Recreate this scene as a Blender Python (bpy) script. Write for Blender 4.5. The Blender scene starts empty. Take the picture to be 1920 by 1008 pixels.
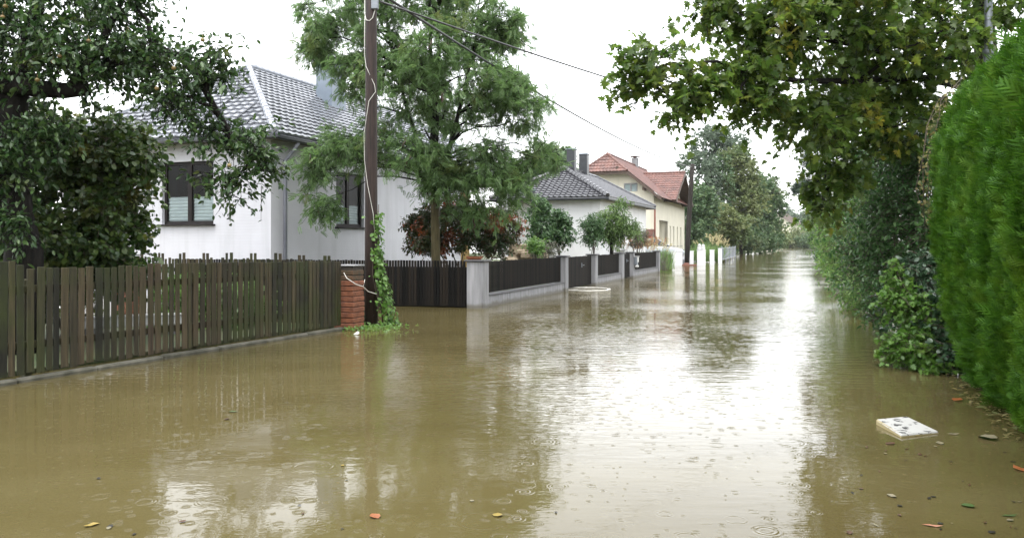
import bpy, math, random
import numpy as np
from mathutils import Vector

random.seed(7)
RNG = np.random.default_rng(7)
scene = bpy.context.scene
COL = scene.collection

# ------------------------------------------------------------------ camera
F, HOR, CX, H = 1493.0, 455.0, 960.0, 1.6      # focal length in photo pixels, horizon row, centre column, eye height
cam_d = bpy.data.cameras.new("camera")
cam = bpy.data.objects.new("camera", cam_d)
COL.objects.link(cam)
cam.location = (0, 0, H)
cam.rotation_euler = (math.radians(90), 0, 0)
cam_d.sensor_width = 36
cam_d.lens = F / 1920 * 36
cam_d.shift_y = -(504 - HOR) / 1920
cam_d.clip_start = 0.1
cam_d.clip_end = 3000
scene.camera = cam

# ------------------------------------------------------------------ world, sun, exposure
SUN_EL, SUN_AZ = 78, 200
world = bpy.data.worlds.new("World")
scene.world = world
world.use_nodes = True
wn, wl = world.node_tree.nodes, world.node_tree.links
wn.clear()
sky = wn.new("ShaderNodeTexSky")
sky.sky_type = 'NISHITA'
sky.sun_disc = False
sky.sun_elevation = math.radians(SUN_EL)
sky.sun_rotation = math.radians(SUN_AZ)
sky.dust_density = 2
hs = wn.new("ShaderNodeHueSaturation")
hs.inputs['Saturation'].default_value = 0.12
bg = wn.new("ShaderNodeBackground")
bg.inputs['Strength'].default_value = 0.15
wo = wn.new("ShaderNodeOutputWorld")
wl.new(sky.outputs[0], hs.inputs['Color'])
wl.new(hs.outputs[0], bg.inputs['Color'])
wl.new(bg.outputs[0], wo.inputs['Surface'])

sun_d = bpy.data.lights.new("sun", 'SUN')
sun_d.energy = 0.5
sun_d.angle = math.radians(70)
sun_d.color = (1, 0.98, 0.95)
sun = bpy.data.objects.new("sun", sun_d)
COL.objects.link(sun)
sun.rotation_euler = (math.radians(90 - SUN_EL), 0, math.radians(180 - SUN_AZ))

scene.view_settings.view_transform = 'Standard'
scene.view_settings.look = 'None'
scene.view_settings.exposure = 2.28
scene.view_settings.gamma = 1
scene.cycles.max_bounces = 6
scene.cycles.diffuse_bounces = 3
scene.cycles.glossy_bounces = 3
scene.cycles.transparent_max_bounces = 8
scene.cycles.sample_clamp_indirect = 6

# ------------------------------------------------------------------ places
def P(px, py, Y):
    """photo pixel and distance -> point in metres"""
    return np.array([(px - CX) / F * Y, Y, H - (py - HOR) / F * Y])

def G(px, py):
    """photo pixel on the water -> point in metres"""
    Y = F * H / (py - HOR)
    return np.array([(px - CX) / F * Y, Y, 0.0])

TH = math.radians(20.6)
U = np.array([math.sin(TH), math.cos(TH), 0.0])       # along the street
N = np.array([-math.cos(TH), math.sin(TH), 0.0])      # across it, to the left
ZV = np.array([0, 0, 1.0])

def line_at(p, d, px):
    """point on the ground line p + t d seen in photo column px"""
    k = (px - CX) / F
    t = (k * p[1] - p[0]) / (d[0] - k * d[1])
    return p + t * d

# ------------------------------------------------------------------ objects
def tag(o, label=None, cat=None, group=None, kind=None):
    if label: o['label'] = label
    if cat: o['category'] = cat
    if group: o['group'] = group
    if kind: o['kind'] = kind
    return o

def thing(name, loc, label, cat, group=None):
    o = bpy.data.objects.new(name, None)
    o.empty_display_size = 0.2
    o.location = [float(c) for c in loc]
    COL.objects.link(o)
    return tag(o, label, cat, group, 'thing')

def world_off(o):
    v = np.zeros(3)
    while o is not None:
        v += np.array(o.location)
        o = o.parent
    return v

class MB:
    """collects faces of one mesh"""
    def __init__(s):
        s.v, s.f, s.m = [], [], []
    def add(s, vs, fs, mi=0):
        b = len(s.v)
        s.v.extend([tuple(map(float, q)) for q in vs])
        s.f.extend([tuple(i + b for i in f) for f in fs])
        s.m.extend([mi] * len(fs))
    def quad(s, a, b, c, d, mi=0):
        s.add([a, b, c, d], [(0, 1, 2, 3)], mi)
    def poly(s, pts, mi=0):
        s.add(pts, [tuple(range(len(pts)))], mi)
    def box(s, c, size, ax=U, ay=N, az=ZV, mi=0, bev=0.0):
        """box centred at c with size along the axes ax, ay, az; bev chamfers the vertical and top edges"""
        c = np.array(c, float); ax, ay, az = np.array(ax, float), np.array(ay, float), np.array(az, float)
        hx, hy, hz = [q / 2 for q in size]
        if bev <= 0:
            vs = [c + sx * hx * ax + sy * hy * ay + sz * hz * az for sz in (-1, 1) for sx, sy in ((-1, -1), (1, -1), (1, 1), (-1, 1))]
            s.add(vs, [(3, 2, 1, 0), (4, 5, 6, 7), (0, 1, 5, 4), (1, 2, 6, 5), (2, 3, 7, 6), (3, 0, 4, 7)], mi)
        else:
            def ring(rx, ry, z):
                r = []
                b = min(bev, rx * .45, ry * .45)
                for sx, sy in ((-1, -1), (1, -1), (1, 1), (-1, 1)):
                    p1 = (sx * rx, sy * (ry - b)); p2 = (sx * (rx - b), sy * ry)
                    if sx * sy < 0: p1, p2 = p2, p1
                    r += [p1, p2]
                return [c + x * ax + y * ay + z * az for x, y in r]
            b = min(bev, hx * .45, hy * .45, hz * .45)
            R = [ring(hx - b, hy - b, -hz), ring(hx, hy, -hz + b), ring(hx, hy, hz - b), ring(hx - b, hy - b, hz)]
            vs = sum(R, [])
            fs = [tuple(range(7, -1, -1)), tuple(range(24, 32))]
            for k in range(3):
                for i in range(8):
                    j = (i + 1) % 8
                    fs.append((k * 8 + i, k * 8 + j, (k + 1) * 8 + j, (k + 1) * 8 + i))
            s.add(vs, fs, mi)
    def seg_box(s, a, b, w, h, mi=0, bev=0.0):
        """bar from a to b, w wide sideways, h high"""
        a, b = np.array(a, float), np.array(b, float)
        d = b - a; L = np.linalg.norm(d); d = d / L
        side = np.cross(ZV, d); side /= np.linalg.norm(side)
        s.box((a + b) / 2, (L, w, h), d, side, np.cross(d, side), mi, bev)
    def tube(s, pts, rad, sides=8, cap=True, mi=0):
        pts = [np.array(p, float) for p in pts]
        if np.isscalar(rad): rad = [rad] * len(pts)
        rings, prev = [], None
        for i, p in enumerate(pts):
            d = pts[min(i + 1, len(pts) - 1)] - pts[max(i - 1, 0)]
            d = d / (np.linalg.norm(d) + 1e-9)
            if prev is None:
                ref = np.array([1.0, 0, 0]) if abs(d[0]) < .8 else np.array([0, 1.0, 0])
            else:
                ref = prev
            a = ref - d * ref.dot(d); a /= np.linalg.norm(a); prev = a
            b = np.cross(d, a)
            rings.append([p + rad[i] * (math.cos(t) * a + math.sin(t) * b) for t in (2 * math.pi * k / sides for k in range(sides))])
        vs = sum(rings, [])
        fs = []
        for k in range(len(pts) - 1):
            for i in range(sides):
                j = (i + 1) % sides
                fs.append((k * sides + i, k * sides + j, (k + 1) * sides + j, (k + 1) * sides + i))
        if cap:
            fs.append(tuple(range(sides - 1, -1, -1)))
            fs.append(tuple(range((len(pts) - 1) * sides, len(pts) * sides)))
        s.add(vs, fs, mi)
    def lathe(s, c, prof, sides=16, mi=0):
        c = np.array(c, float)
        s.tube([c + ZV * z for r, z in prof], [max(r, 1e-4) for r, z in prof], sides, True, mi)
    def ball(s, c, r, seg=10, rings=7, squash=1.0, mi=0):
        s.lathe(c, [(r * math.sin(math.pi * k / rings), -r * squash * math.cos(math.pi * k / rings)) for k in range(rings + 1)], seg, mi)

def obj(name, mb, mats, parent=None, smooth=False, label=None):
    me = bpy.data.meshes.new(name)
    off = world_off(parent) if parent else np.zeros(3)
    me.from_pydata([tuple(np.array(q) - off) for q in mb.v], [], mb.f)
    if not isinstance(mats, (list, tuple)): mats = [mats]
    for m in mats: me.materials.append(m)
    if len(mats) > 1: me.polygons.foreach_set("material_index", mb.m)
    if smooth: me.polygons.foreach_set("use_smooth", [True] * len(me.polygons))
    me.update()
    o = bpy.data.objects.new(name, me)
    COL.objects.link(o)
    if parent: o.parent = parent
    if label: o['label'] = label
    return o

def np_obj(name, V, faces_list, mat, parent=None, smooth=False):
    """big mesh out of arrays; faces_list = list of integer arrays (n, k)"""
    me = bpy.data.meshes.new(name)
    off = world_off(parent) if parent else np.zeros(3)
    V = (V - off).astype(np.float32)
    me.vertices.add(len(V)); me.vertices.foreach_set("co", V.ravel())
    loops = np.concatenate([f.ravel() for f in faces_list]).astype(np.int32)
    tot = np.concatenate([np.full(len(f), f.shape[1], np.int32) for f in faces_list])
    start = np.concatenate([[0], np.cumsum(tot)[:-1]]).astype(np.int32)
    me.loops.add(len(loops)); me.loops.foreach_set("vertex_index", loops)
    me.polygons.add(len(tot)); me.polygons.foreach_set("loop_start", start); me.polygons.foreach_set("loop_total", tot)
    if smooth: me.polygons.foreach_set("use_smooth", np.ones(len(tot), bool))
    me.update(calc_edges=True)
    me.validate()
    me.materials.append(mat)
    o = bpy.data.objects.new(name, me)
    COL.objects.link(o)
    if parent: o.parent = parent
    return o

def dup(o, loc, rotz=0.0, parent=None, scale=None):
    c = o.copy(); COL.objects.link(c)
    if parent: c.parent = parent
    else:
        c.location = [float(q) for q in loc]; c.rotation_euler = (0, 0, rotz)
        if scale: c.scale = (scale,) * 3
    for ch in o.children: dup(ch, None, 0, c)
    return c

# ------------------------------------------------------------------ materials
def new_mat(name):
    m = bpy.data.materials.new(name); m.use_nodes = True
    nt = m.node_tree
    bs = next(n for n in nt.nodes if n.type == 'BSDF_PRINCIPLED')
    return m, nt.nodes, nt.links, bs

def ramp(nodes, stops):
    r = nodes.new("ShaderNodeValToRGB")
    el = r.color_ramp.elements
    while len(el) < len(stops): el.new(0.5)
    for e, (p, c) in zip(el, stops):
        e.position = p; e.color = tuple(c) + (1,) if len(c) == 3 else c
    return r

def mat_simple(name, c1, c2=None, scale=4.0, rough=0.6, bump=0.0, bscale=30.0, spec=0.5, metal=0.0, stretch=(1, 1, 1), contrast=(0.35, 0.65), detail=5):
    """noise between two colours with optional bump"""
    c1 = tuple(x * 0.84 for x in c1); c2 = tuple(x * 0.84 for x in c2) if c2 else None
    m, n, l, b = new_mat(name)
    b.inputs['Roughness'].default_value = rough
    b.inputs['Specular IOR Level'].default_value = spec
    b.inputs['Metallic'].default_value = metal
    tc = n.new("ShaderNodeTexCoord"); mp = n.new("ShaderNodeMapping")
    mp.inputs['Scale'].default_value = stretch
    l.new(tc.outputs['Object'], mp.inputs[0])
    if c2 is None:
        c2 = tuple(x * 0.82 for x in c1)
    nz = n.new("ShaderNodeTexNoise"); nz.inputs['Scale'].default_value = scale; nz.inputs['Detail'].default_value = detail
    l.new(mp.outputs[0], nz.inputs['Vector'])
    r = ramp(n, [(contrast[0], c1), (contrast[1], c2)])
    l.new(nz.outputs[0], r.inputs[0]); l.new(r.outputs[0], b.inputs['Base Color'])
    if bump > 0:
        nb = n.new("ShaderNodeTexNoise"); nb.inputs['Scale'].default_value = bscale; nb.inputs['Detail'].default_value = 4
        l.new(mp.outputs[0], nb.inputs['Vector'])
        bp = n.new("ShaderNodeBump"); bp.inputs['Strength'].default_value = 1; bp.inputs['Distance'].default_value = bump
        l.new(nb.outputs[0], bp.inputs['Height']); l.new(bp.outputs[0], b.inputs['Normal'])
    return m

def mat_leaf(name, cols, patch=None, patch_scale=0.8, patch_at=(0.58, 0.72), trans=0.3, rough=0.4, spec=0.5):
    """every leaf takes its own colour from the list; patches of the crown turn to another colour"""
    m, n, l, b = new_mat(name)
    b.inputs['Roughness'].default_value = rough
    b.inputs['Specular IOR Level'].default_value = spec
    g = n.new("ShaderNodeNewGeometry")
    k = len(cols)
    r = ramp(n, [((i + .5) / k, c) for i, c in enumerate(cols)])
    l.new(g.outputs['Random Per Island'], r.inputs[0])
    out = r.outputs[0]
    if patch:
        tc = n.new("ShaderNodeTexCoord")
        nz = n.new("ShaderNodeTexNoise"); nz.inputs['Scale'].default_value = patch_scale; nz.inputs['Detail'].default_value = 3
        l.new(tc.outputs['Object'], nz.inputs['Vector'])
        pr = ramp(n, [(patch_at[0], (0, 0, 0)), (patch_at[1], (1, 1, 1))])
        l.new(nz.outputs[0], pr.inputs[0])
        mx = n.new("ShaderNodeMix"); mx.data_type = 'RGBA'
        l.new(pr.outputs[0], mx.inputs[0]); l.new(out, mx.inputs[6])
        mx.inputs[7].default_value = tuple(patch) + (1,)
        out = mx.outputs[2]
    l.new(out, b.inputs['Base Color'])
    t = n.new("ShaderNodeBsdfTranslucent")
    hsv = n.new("ShaderNodeHueSaturation"); hsv.inputs['Value'].default_value = 1.3
    l.new(out, hsv.inputs['Color']); l.new(hsv.outputs[0], t.inputs['Color'])
    ms = n.new("ShaderNodeMixShader"); ms.inputs[0].default_value = trans
    l.new(b.outputs[0], ms.inputs[1]); l.new(t.outputs[0], ms.inputs[2])
    mo = next(x for x in n if x.type == 'OUTPUT_MATERIAL')
    l.new(ms.outputs[0], mo.inputs['Surface'])
    return m

def mat_render_wall(name, col, brick=True, rough=0.75):
    """painted brick / render: faint courses, soft dirt"""
    col = tuple(x * 0.86 for x in col)
    m, n, l, b = new_mat(name)
    b.inputs['Roughness'].default_value = rough
    tc = n.new("ShaderNodeTexCoord")
    nz = n.new("ShaderNodeTexNoise"); nz.inputs['Scale'].default_value = 1.2; nz.inputs['Detail'].default_value = 6
    l.new(tc.outputs['Object'], nz.inputs['Vector'])
    r = ramp(n, [(0.3, tuple(c * 0.90 for c in col)), (0.7, col)])
    l.new(nz.outputs[0], r.inputs[0])
    mps = n.new("ShaderNodeMapping"); mps.inputs['Scale'].default_value = (4, 4, 0.25)
    l.new(tc.outputs['Object'], mps.inputs[0])
    ns = n.new("ShaderNodeTexNoise"); ns.inputs['Scale'].default_value = 1; ns.inputs['Detail'].default_value = 7
    l.new(mps.outputs[0], ns.inputs['Vector'])
    rs = ramp(n, [(0.30, (.88, .88, .87)), (0.5, (1, 1, 1))]); l.new(ns.outputs[0], rs.inputs[0])
    ms = n.new("ShaderNodeMix"); ms.data_type = 'RGBA'; ms.blend_type = 'MULTIPLY'; ms.inputs[0].default_value = 1
    l.new(r.outputs[0], ms.inputs[6]); l.new(rs.outputs[0], ms.inputs[7])
    l.new(ms.outputs[2], b.inputs['Base Color'])
    nb = n.new("ShaderNodeTexNoise"); nb.inputs['Scale'].default_value = 60
    l.new(tc.outputs['Object'], nb.inputs['Vector'])
    h = nb.outputs[0]
    if brick:
        sp = n.new("ShaderNodeSeparateXYZ"); l.new(tc.outputs['Object'], sp.inputs[0])
        wv = n.new("ShaderNodeMath"); wv.operation = 'MULTIPLY'; wv.inputs[1].default_value = 1 / 0.085
        l.new(sp.outputs['Z'], wv.inputs[0])
        fr = n.new("ShaderNodeMath"); fr.operation = 'FRACT'; l.new(wv.outputs[0], fr.inputs[0])
        gt = n.new("ShaderNodeMath"); gt.operation = 'GREATER_THAN'; gt.inputs[1].default_value = 0.14
        l.new(fr.outputs[0], gt.inputs[0])
        ad = n.new("ShaderNodeMath"); ad.operation = 'MULTIPLY_ADD'; ad.inputs[1].default_value = 0.35
        l.new(h, ad.inputs[0]); l.new(gt.outputs[0], ad.inputs[2]); h = ad.outputs[0]
    bp = n.new("ShaderNodeBump"); bp.inputs['Distance'].default_value = 0.002
    l.new(h, bp.inputs['Height']); l.new(bp.outputs[0], b.inputs['Normal'])
    return m

def mat_wood_fence():
    """weathered grey-brown boards, each its own tone, green algae in patches, streaks along the grain"""
    m, n, l, b = new_mat("weathered_boards")
    b.inputs['Roughness'].default_value = 0.7
    g = n.new("ShaderNodeNewGeometry"); tc = n.new("ShaderNodeTexCoord")
    r = ramp(n, [(0.05, (0.011, 0.011, 0.006)), (0.3, (0.040, 0.033, 0.018)), (0.5, (0.018, 0.018, 0.009)), (0.7, (0.064, 0.049, 0.027)), (0.85, (0.028, 0.031, 0.012)), (0.97, (0.05, 0.036, 0.022))])
    l.new(g.outputs['Random Per Island'], r.inputs[0])
    mp = n.new("ShaderNodeMapping"); mp.inputs['Scale'].default_value = (22, 22, 1.2)
    l.new(tc.outputs['Object'], mp.inputs[0])
    nz = n.new("ShaderNodeTexNoise"); nz.inputs['Scale'].default_value = 2; nz.inputs['Detail'].default_value = 7
    l.new(mp.outputs[0], nz.inputs['Vector'])
    st = ramp(n, [(0.3, (0.4, 0.4, 0.4)), (0.7, (1.25, 1.2, 1.15))]); l.new(nz.outputs[0], st.inputs[0])
    mu = n.new("ShaderNodeMix"); mu.data_type = 'RGBA'; mu.blend_type = 'MULTIPLY'; mu.inputs[0].default_value = 1
    l.new(r.outputs[0], mu.inputs[6]); l.new(st.outputs[0], mu.inputs[7])
    n2 = n.new("ShaderNodeTexNoise"); n2.inputs['Scale'].default_value = 1.7; n2.inputs['Detail'].default_value = 6
    l.new(tc.outputs['Object'], n2.inputs['Vector'])
    r2 = ramp(n, [(0.45, (0, 0, 0)), (0.7, (0.85, 0.85, 0.85))]); l.new(n2.outputs[0], r2.inputs[0])
    mx = n.new("ShaderNodeMix"); mx.data_type = 'RGBA'
    l.new(r2.outputs[0], mx.inputs[0]); l.new(mu.outputs[2], mx.inputs[6]); mx.inputs[7].default_value = (0.028, 0.037, 0.007, 1)
    b.inputs['Specular IOR Level'].default_value = 0.3
    l.new(mx.outputs[2], b.inputs['Base Color'])
    bp = n.new("ShaderNodeBump"); bp.inputs['Distance'].default_value = 0.004
    l.new(nz.outputs[0], bp.inputs['Height']); l.new(bp.outputs[0], b.inputs['Normal'])
    return m

def mat_glass():
    m, n, l, b = new_mat("window_glass")
    n.remove(b)
    tr = n.new("ShaderNodeBsdfTransparent"); tr.inputs[0].default_value = (0.75, 0.8, 0.8, 1)
    gl = n.new("ShaderNodeBsdfGlossy"); gl.inputs['Roughness'].default_value = 0.02; gl.inputs[0].default_value = (.45, .45, .45, 1)
    fr = n.new("ShaderNodeFresnel"); fr.inputs[0].default_value = 1.35
    mx = n.new("ShaderNodeMixShader")
    l.new(fr.outputs[0], mx.inputs[0]); l.new(tr.outputs[0], mx.inputs[1]); l.new(gl.outputs[0], mx.inputs[2])
    mo = next(x for x in n if x.type == 'OUTPUT_MATERIAL')
    l.new(mx.outputs[0], mo.inputs['Surface'])
    return m

def mat_water():
    m, n, l, b = new_mat("muddy_flood_water")
    b.inputs['Roughness'].default_value = 0.04
    b.inputs['IOR'].default_value = 1.38
    tc = n.new("ShaderNodeTexCoord")
    def math_(op, a, c=None, d=None):
        x = n.new("ShaderNodeMath"); x.operation = op
        for i, q in enumerate((a, c, d)):
            if q is None: continue
            if isinstance(q, (int, float)): x.inputs[i].default_value = q
            else: l.new(q, x.inputs[i])
        return x.outputs[0]
    def noise(scale, detail=2, stretch=(1, 1, 1), rot=0.0):
        mp = n.new("ShaderNodeMapping"); mp.inputs['Scale'].default_value = stretch; mp.inputs['Rotation'].default_value = (0, 0, rot)
        l.new(tc.outputs['Object'], mp.inputs[0])
        nz = n.new("ShaderNodeTexNoise"); nz.inputs['Scale'].default_value = scale; nz.inputs['Detail'].default_value = detail
        l.new(mp.outputs[0], nz.inputs['Vector'])
        return nz.outputs[0]
    # silt
    sil = ramp(n, [(0.30, (0.066, 0.053, 0.0205)), (0.50, (0.081, 0.066, 0.0265)), (0.72, (0.098, 0.082, 0.037))])
    l.new(noise(0.55, 6, (0.5, 1.3, 1), 0.3), sil.inputs[0]); l.new(sil.outputs[0], b.inputs['Base Color'])
    # wind ripples in patches
    patch = n.new("ShaderNodeMapRange"); patch.inputs[1].default_value = 0.42; patch.inputs[2].default_value = 0.62; patch.inputs[3].default_value = 0.12; patch.inputs[4].default_value = 1.0
    l.new(noise(0.22, 2), patch.inputs[0])
    # the breeze runs down the open middle of the street
    sp0 = n.new("ShaderNodeSeparateXYZ"); l.new(tc.outputs['Object'], sp0.inputs[0])
    lane = n.new("ShaderNodeMapRange"); lane.interpolation_type = 'SMOOTHSTEP'
    lane.inputs[1].default_value = 5.0; lane.inputs[2].default_value = 11.0; lane.inputs[3].default_value = 0.25; lane.inputs[4].default_value = 1.9
    l.new(sp0.outputs['Y'], lane.inputs[0])
    rip = math_('MULTIPLY', noise(6.5, 2, (0.40, 1.4, 1), -0.25), 0.0072)
    rip2 = math_('MULTIPLY', noise(17, 1, (0.45, 1.3, 1), 0.15), 0.0026)
    h = math_('MULTIPLY', math_('MULTIPLY', math_('ADD', rip, rip2), patch.outputs[0]), lane.outputs[0])
    h = math_('ADD', h, math_('MULTIPLY', noise(1.2, 1, (0.6, 1.2, 1)), 0.0045))
    h = math_('ADD', h, math_('MULTIPLY', noise(34, 1), 0.00028))
    # rings of rain drops
    def rings(scale, rmax, wl_, amp, seed):
        mp = n.new("ShaderNodeMapping"); mp.inputs['Location'].default_value = (seed, seed * 1.7, 0)
        l.new(tc.outputs['Object'], mp.inputs[0])
        v = n.new("ShaderNodeTexVoronoi"); v.voronoi_dimensions = '2D'; v.feature = 'F1'; v.inputs['Scale'].default_value = scale
        l.new(mp.outputs[0], v.inputs['Vector'])
        d = math_('DIVIDE', v.outputs['Distance'], scale)
        sp = n.new("ShaderNodeSeparateColor"); l.new(v.outputs['Color'], sp.inputs[0])
        r0 = math_('MULTIPLY', sp.outputs[0], rmax)
        x = math_('SUBTRACT', d, r0)
        c = math_('COSINE', math_('MULTIPLY', x, 2 * math.pi / wl_))
        e = math_('EXPONENT', math_('MULTIPLY', math_('POWER', math_('DIVIDE', x, wl_ * 0.9), 2), -1))
        fade = math_('SUBTRACT', 1.15, sp.outputs[0])
        on = math_('GREATER_THAN', sp.outputs[1], 0.55)
        return math_('MULTIPLY', math_('MULTIPLY', math_('MULTIPLY', c, e), math_('MULTIPLY', fade, on)), amp)
    h = math_('ADD', h, rings(3.1, 0.10, 0.022, 0.0006, 3.1))
    h = math_('ADD', h, rings(5.2, 0.06, 0.016, 0.0005, 7.7))
    h = math_('ADD', h, rings(8.0, 0.035, 0.013, 0.00042, 12.3))
    h = math_('ADD', h, rings(1.6, 0.17, 0.030, 0.0007, 1.3))
    bp = n.new("ShaderNodeBump"); bp.inputs['Strength'].default_value = 1; bp.inputs['Distance'].default_value = 1
    l.new(h, bp.inputs['Height']); l.new(bp.outputs[0], b.inputs['Normal'])
    return m

def mat_specks():
    """white foam with black grit"""
    m, n, l, b = new_mat("dirty_polystyrene")
    b.inputs['Roughness'].default_value = 0.6
    tc = n.new("ShaderNodeTexCoord")
    mp = n.new("ShaderNodeMapping"); mp.inputs['Scale'].default_value = (1, 1.6, 1)
    l.new(tc.outputs['Object'], mp.inputs[0])
    nz = n.new("ShaderNodeTexNoise"); nz.inputs['Scale'].default_value = 13; nz.inputs['Detail'].default_value = 3
    l.new(mp.outputs[0], nz.inputs['Vector'])
    r = ramp(n, [(0.41, (0.02, 0.02, 0.02)), (0.445, (0.36, 0.36, 0.345))])
    l.new(nz.outputs[0], r.inputs[0])
    # only on top: the flank is a yellowed foam
    g = n.new("ShaderNodeNewGeometry"); sp = n.new("ShaderNodeSeparateXYZ"); l.new(g.outputs['True Normal'], sp.inputs[0])
    gt = n.new("ShaderNodeMath"); gt.operation = 'GREATER_THAN'; gt.inputs[1].default_value = 0.5; l.new(sp.outputs['Z'], gt.inputs[0])
    mx = n.new("ShaderNodeMix"); mx.data_type = 'RGBA'
    l.new(gt.outputs[0], mx.inputs[0]); mx.inputs[6].default_value = (0.33, 0.28, 0.15, 1); l.new(r.outputs[0], mx.inputs[7])
    l.new(mx.outputs[2], b.inputs['Base Color'])
    return m

def mat_tide(name, c1, c2):
    """painted concrete with drip streaks and a wet muddy mark above the flood"""
    m, n, l, b = new_mat(name)
    b.inputs['Roughness'].default_value = 0.65
    tc = n.new("ShaderNodeTexCoord")
    g = n.new("ShaderNodeNewGeometry")
    mp = n.new("ShaderNodeMapping"); mp.inputs['Scale'].default_value = (9, 9, 0.9)
    l.new(g.outputs['Position'], mp.inputs[0])
    nz = n.new("ShaderNodeTexNoise"); nz.inputs['Scale'].default_value = 1; nz.inputs['Detail'].default_value = 6
    l.new(mp.outputs[0], nz.inputs['Vector'])
    r = ramp(n, [(0.32, tuple(x * .72 for x in c1)), (0.5, c1), (0.7, c2)]); l.new(nz.outputs[0], r.inputs[0])
    n2 = n.new("ShaderNodeTexNoise"); n2.inputs['Scale'].default_value = 5; n2.inputs['Detail'].default_value = 5
    l.new(g.outputs['Position'], n2.inputs['Vector'])
    sp = n.new("ShaderNodeSeparateXYZ"); l.new(g.outputs['Position'], sp.inputs[0])
    ad = n.new("ShaderNodeMath"); ad.operation = 'MULTIPLY_ADD'; ad.inputs[1].default_value = -0.16; l.new(n2.outputs[0], ad.inputs[0]); l.new(sp.outputs['Z'], ad.inputs[2])
    mr = n.new("ShaderNodeMapRange"); mr.inputs[1].default_value = -.03; mr.inputs[2].default_value = .05; mr.inputs[3].default_value = .75; mr.inputs[4].default_value = 0
    l.new(ad.outputs[0], mr.inputs[0])
    mx = n.new("ShaderNodeMix"); mx.data_type = 'RGBA'
    l.new(mr.outputs[0], mx.inputs[0]); l.new(r.outputs[0], mx.inputs[6]); mx.inputs[7].default_value = (.075, .065, .04, 1)
    l.new(mx.outputs[2], b.inputs['Base Color'])
    bp = n.new("ShaderNodeBump"); bp.inputs['Distance'].default_value = 0.003
    nb = n.new("ShaderNodeTexNoise"); nb.inputs['Scale'].default_value = 60; l.new(g.outputs['Position'], nb.inputs['Vector'])
    l.new(nb.outputs[0], bp.inputs['Height']); l.new(bp.outputs[0], b.inputs['Normal'])
    return m

M = {}
M['water'] = mat_water()
M['mud'] = mat_simple("mud_bottom", (0.09, 0.065, 0.03))
M['lawn'] = mat_simple("wet_lawn", (0.035, 0.065, 0.014), (0.075, 0.075, 0.03), 2.5, 0.8, 0.03, 25)
M['boards'] = mat_wood_fence()
def mat_slats(name, cols):
    """each slat takes its own tone"""
    m, n, l, b = new_mat(name)
    b.inputs['Roughness'].default_value = 0.7
    b.inputs['Specular IOR Level'].default_value = 0.12
    g = n.new("ShaderNodeNewGeometry")
    r = ramp(n, [((i + .5) / len(cols), c) for i, c in enumerate(cols)])
    l.new(g.outputs['Random Per Island'], r.inputs[0]); l.new(r.outputs[0], b.inputs['Base Color'])
    return m
M['black_wood'] = mat_slats("dark_stained_slats", [(0.0025, 0.0025, 0.002), (0.007, 0.006, 0.005), (0.015, 0.0115, 0.008), (0.005, 0.005, 0.005)])
M['concrete'] = mat_simple("grey_concrete", (0.18, 0.18, 0.185), (0.25, 0.25, 0.255), 3, 0.75, 0.003, 60)
M['pillar'] = mat_tide("painted_concrete", (0.20, 0.20, 0.207), (0.27, 0.27, 0.277))
M['kerb'] = mat_simple("mossy_kerb", (0.035, 0.034, 0.020), (0.105, 0.10, 0.075), 6, 0.8, 0.006, 40)
M['cap'] = mat_simple("dark_slate_cap", (0.04, 0.04, 0.043), (0.065, 0.065, 0.07), 6, 0.45)
M['brick'] = mat_simple("red_split_brick", (0.13, 0.042, 0.018), (0.24, 0.082, 0.034), 9, 0.75, 0.012, 35)
M['mossbrick'] = mat_simple("mossy_brick", (0.045, 0.035, 0.015), (0.10, 0.05, 0.022), 12, 0.8, 0.012, 35)
M['mortar'] = mat_simple("dark_mortar", (0.03, 0.025, 0.02), (0.05, 0.04, 0.03), 10, 0.9)
M['pole'] = mat_simple("creosoted_wood", (0.016, 0.010, 0.008), (0.042, 0.025, 0.019), 6, 0.6, 0.004, 30, stretch=(8, 8, 0.5), spec=0.3)
M['pole_far'] = mat_simple("grey_pole_wood", (0.018, 0.015, 0.013), (0.035, 0.030, 0.026), 6, 0.8, stretch=(8, 8, 0.5), spec=0.2)
M['white_cable'] = mat_simple("white_cable", (0.7, 0.68, 0.62), (0.55, 0.53, 0.48), 5, 0.4)
M['black_cable'] = mat_simple("black_cable", (0.03, 0.03, 0.03), (0.045, 0.045, 0.045), 5, 0.5)
M['galv'] = mat_simple("galvanised_steel", (0.17, 0.19, 0.215), (0.24, 0.26, 0.285), 6, 0.45, metal=0.3)
M['white_wall'] = mat_render_wall("white_painted_brick", (0.575, 0.575, 0.605))
M['white_plain'] = mat_render_wall("white_render", (0.80, 0.80, 0.80), False)
M['yellow_wall'] = mat_render_wall("cream_render", (0.70, 0.66, 0.53), False)
M['ochre_wall'] = mat_render_wall("ochre_render", (0.42, 0.28, 0.09), False)
M['grey_tile'] = mat_simple("grey_glazed_tile", (0.11, 0.118, 0.135), (0.24, 0.25, 0.275), 2.2, 0.18, spec=0.8, detail=8)
M['hip_tile'] = mat_simple("pale_hip_tile", (0.30, 0.32, 0.36), (0.38, 0.40, 0.44), 3, 0.35)
M['black_tile'] = mat_simple("anthracite_tile", (0.024, 0.024, 0.028), (0.045, 0.045, 0.052), 3, 0.22, spec=0.8)
M['red_tile'] = mat_simple("red_clay_tile", (0.080, 0.032, 0.024), (0.165, 0.070, 0.051), 1.6, 0.5, detail=8)
M['anthracite'] = mat_simple("anthracite_metal", (0.016, 0.019, 0.023), (0.026, 0.03, 0.035), 4, 0.4)
M['clad'] = mat_simple("blue_grey_cladding", (0.17, 0.21, 0.26), (0.21, 0.25, 0.30), 2, 0.4)
M['brown_wood'] = mat_simple("brown_eaves_wood", (0.055, 0.034, 0.022), (0.085, 0.055, 0.036), 4, 0.6)
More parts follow.
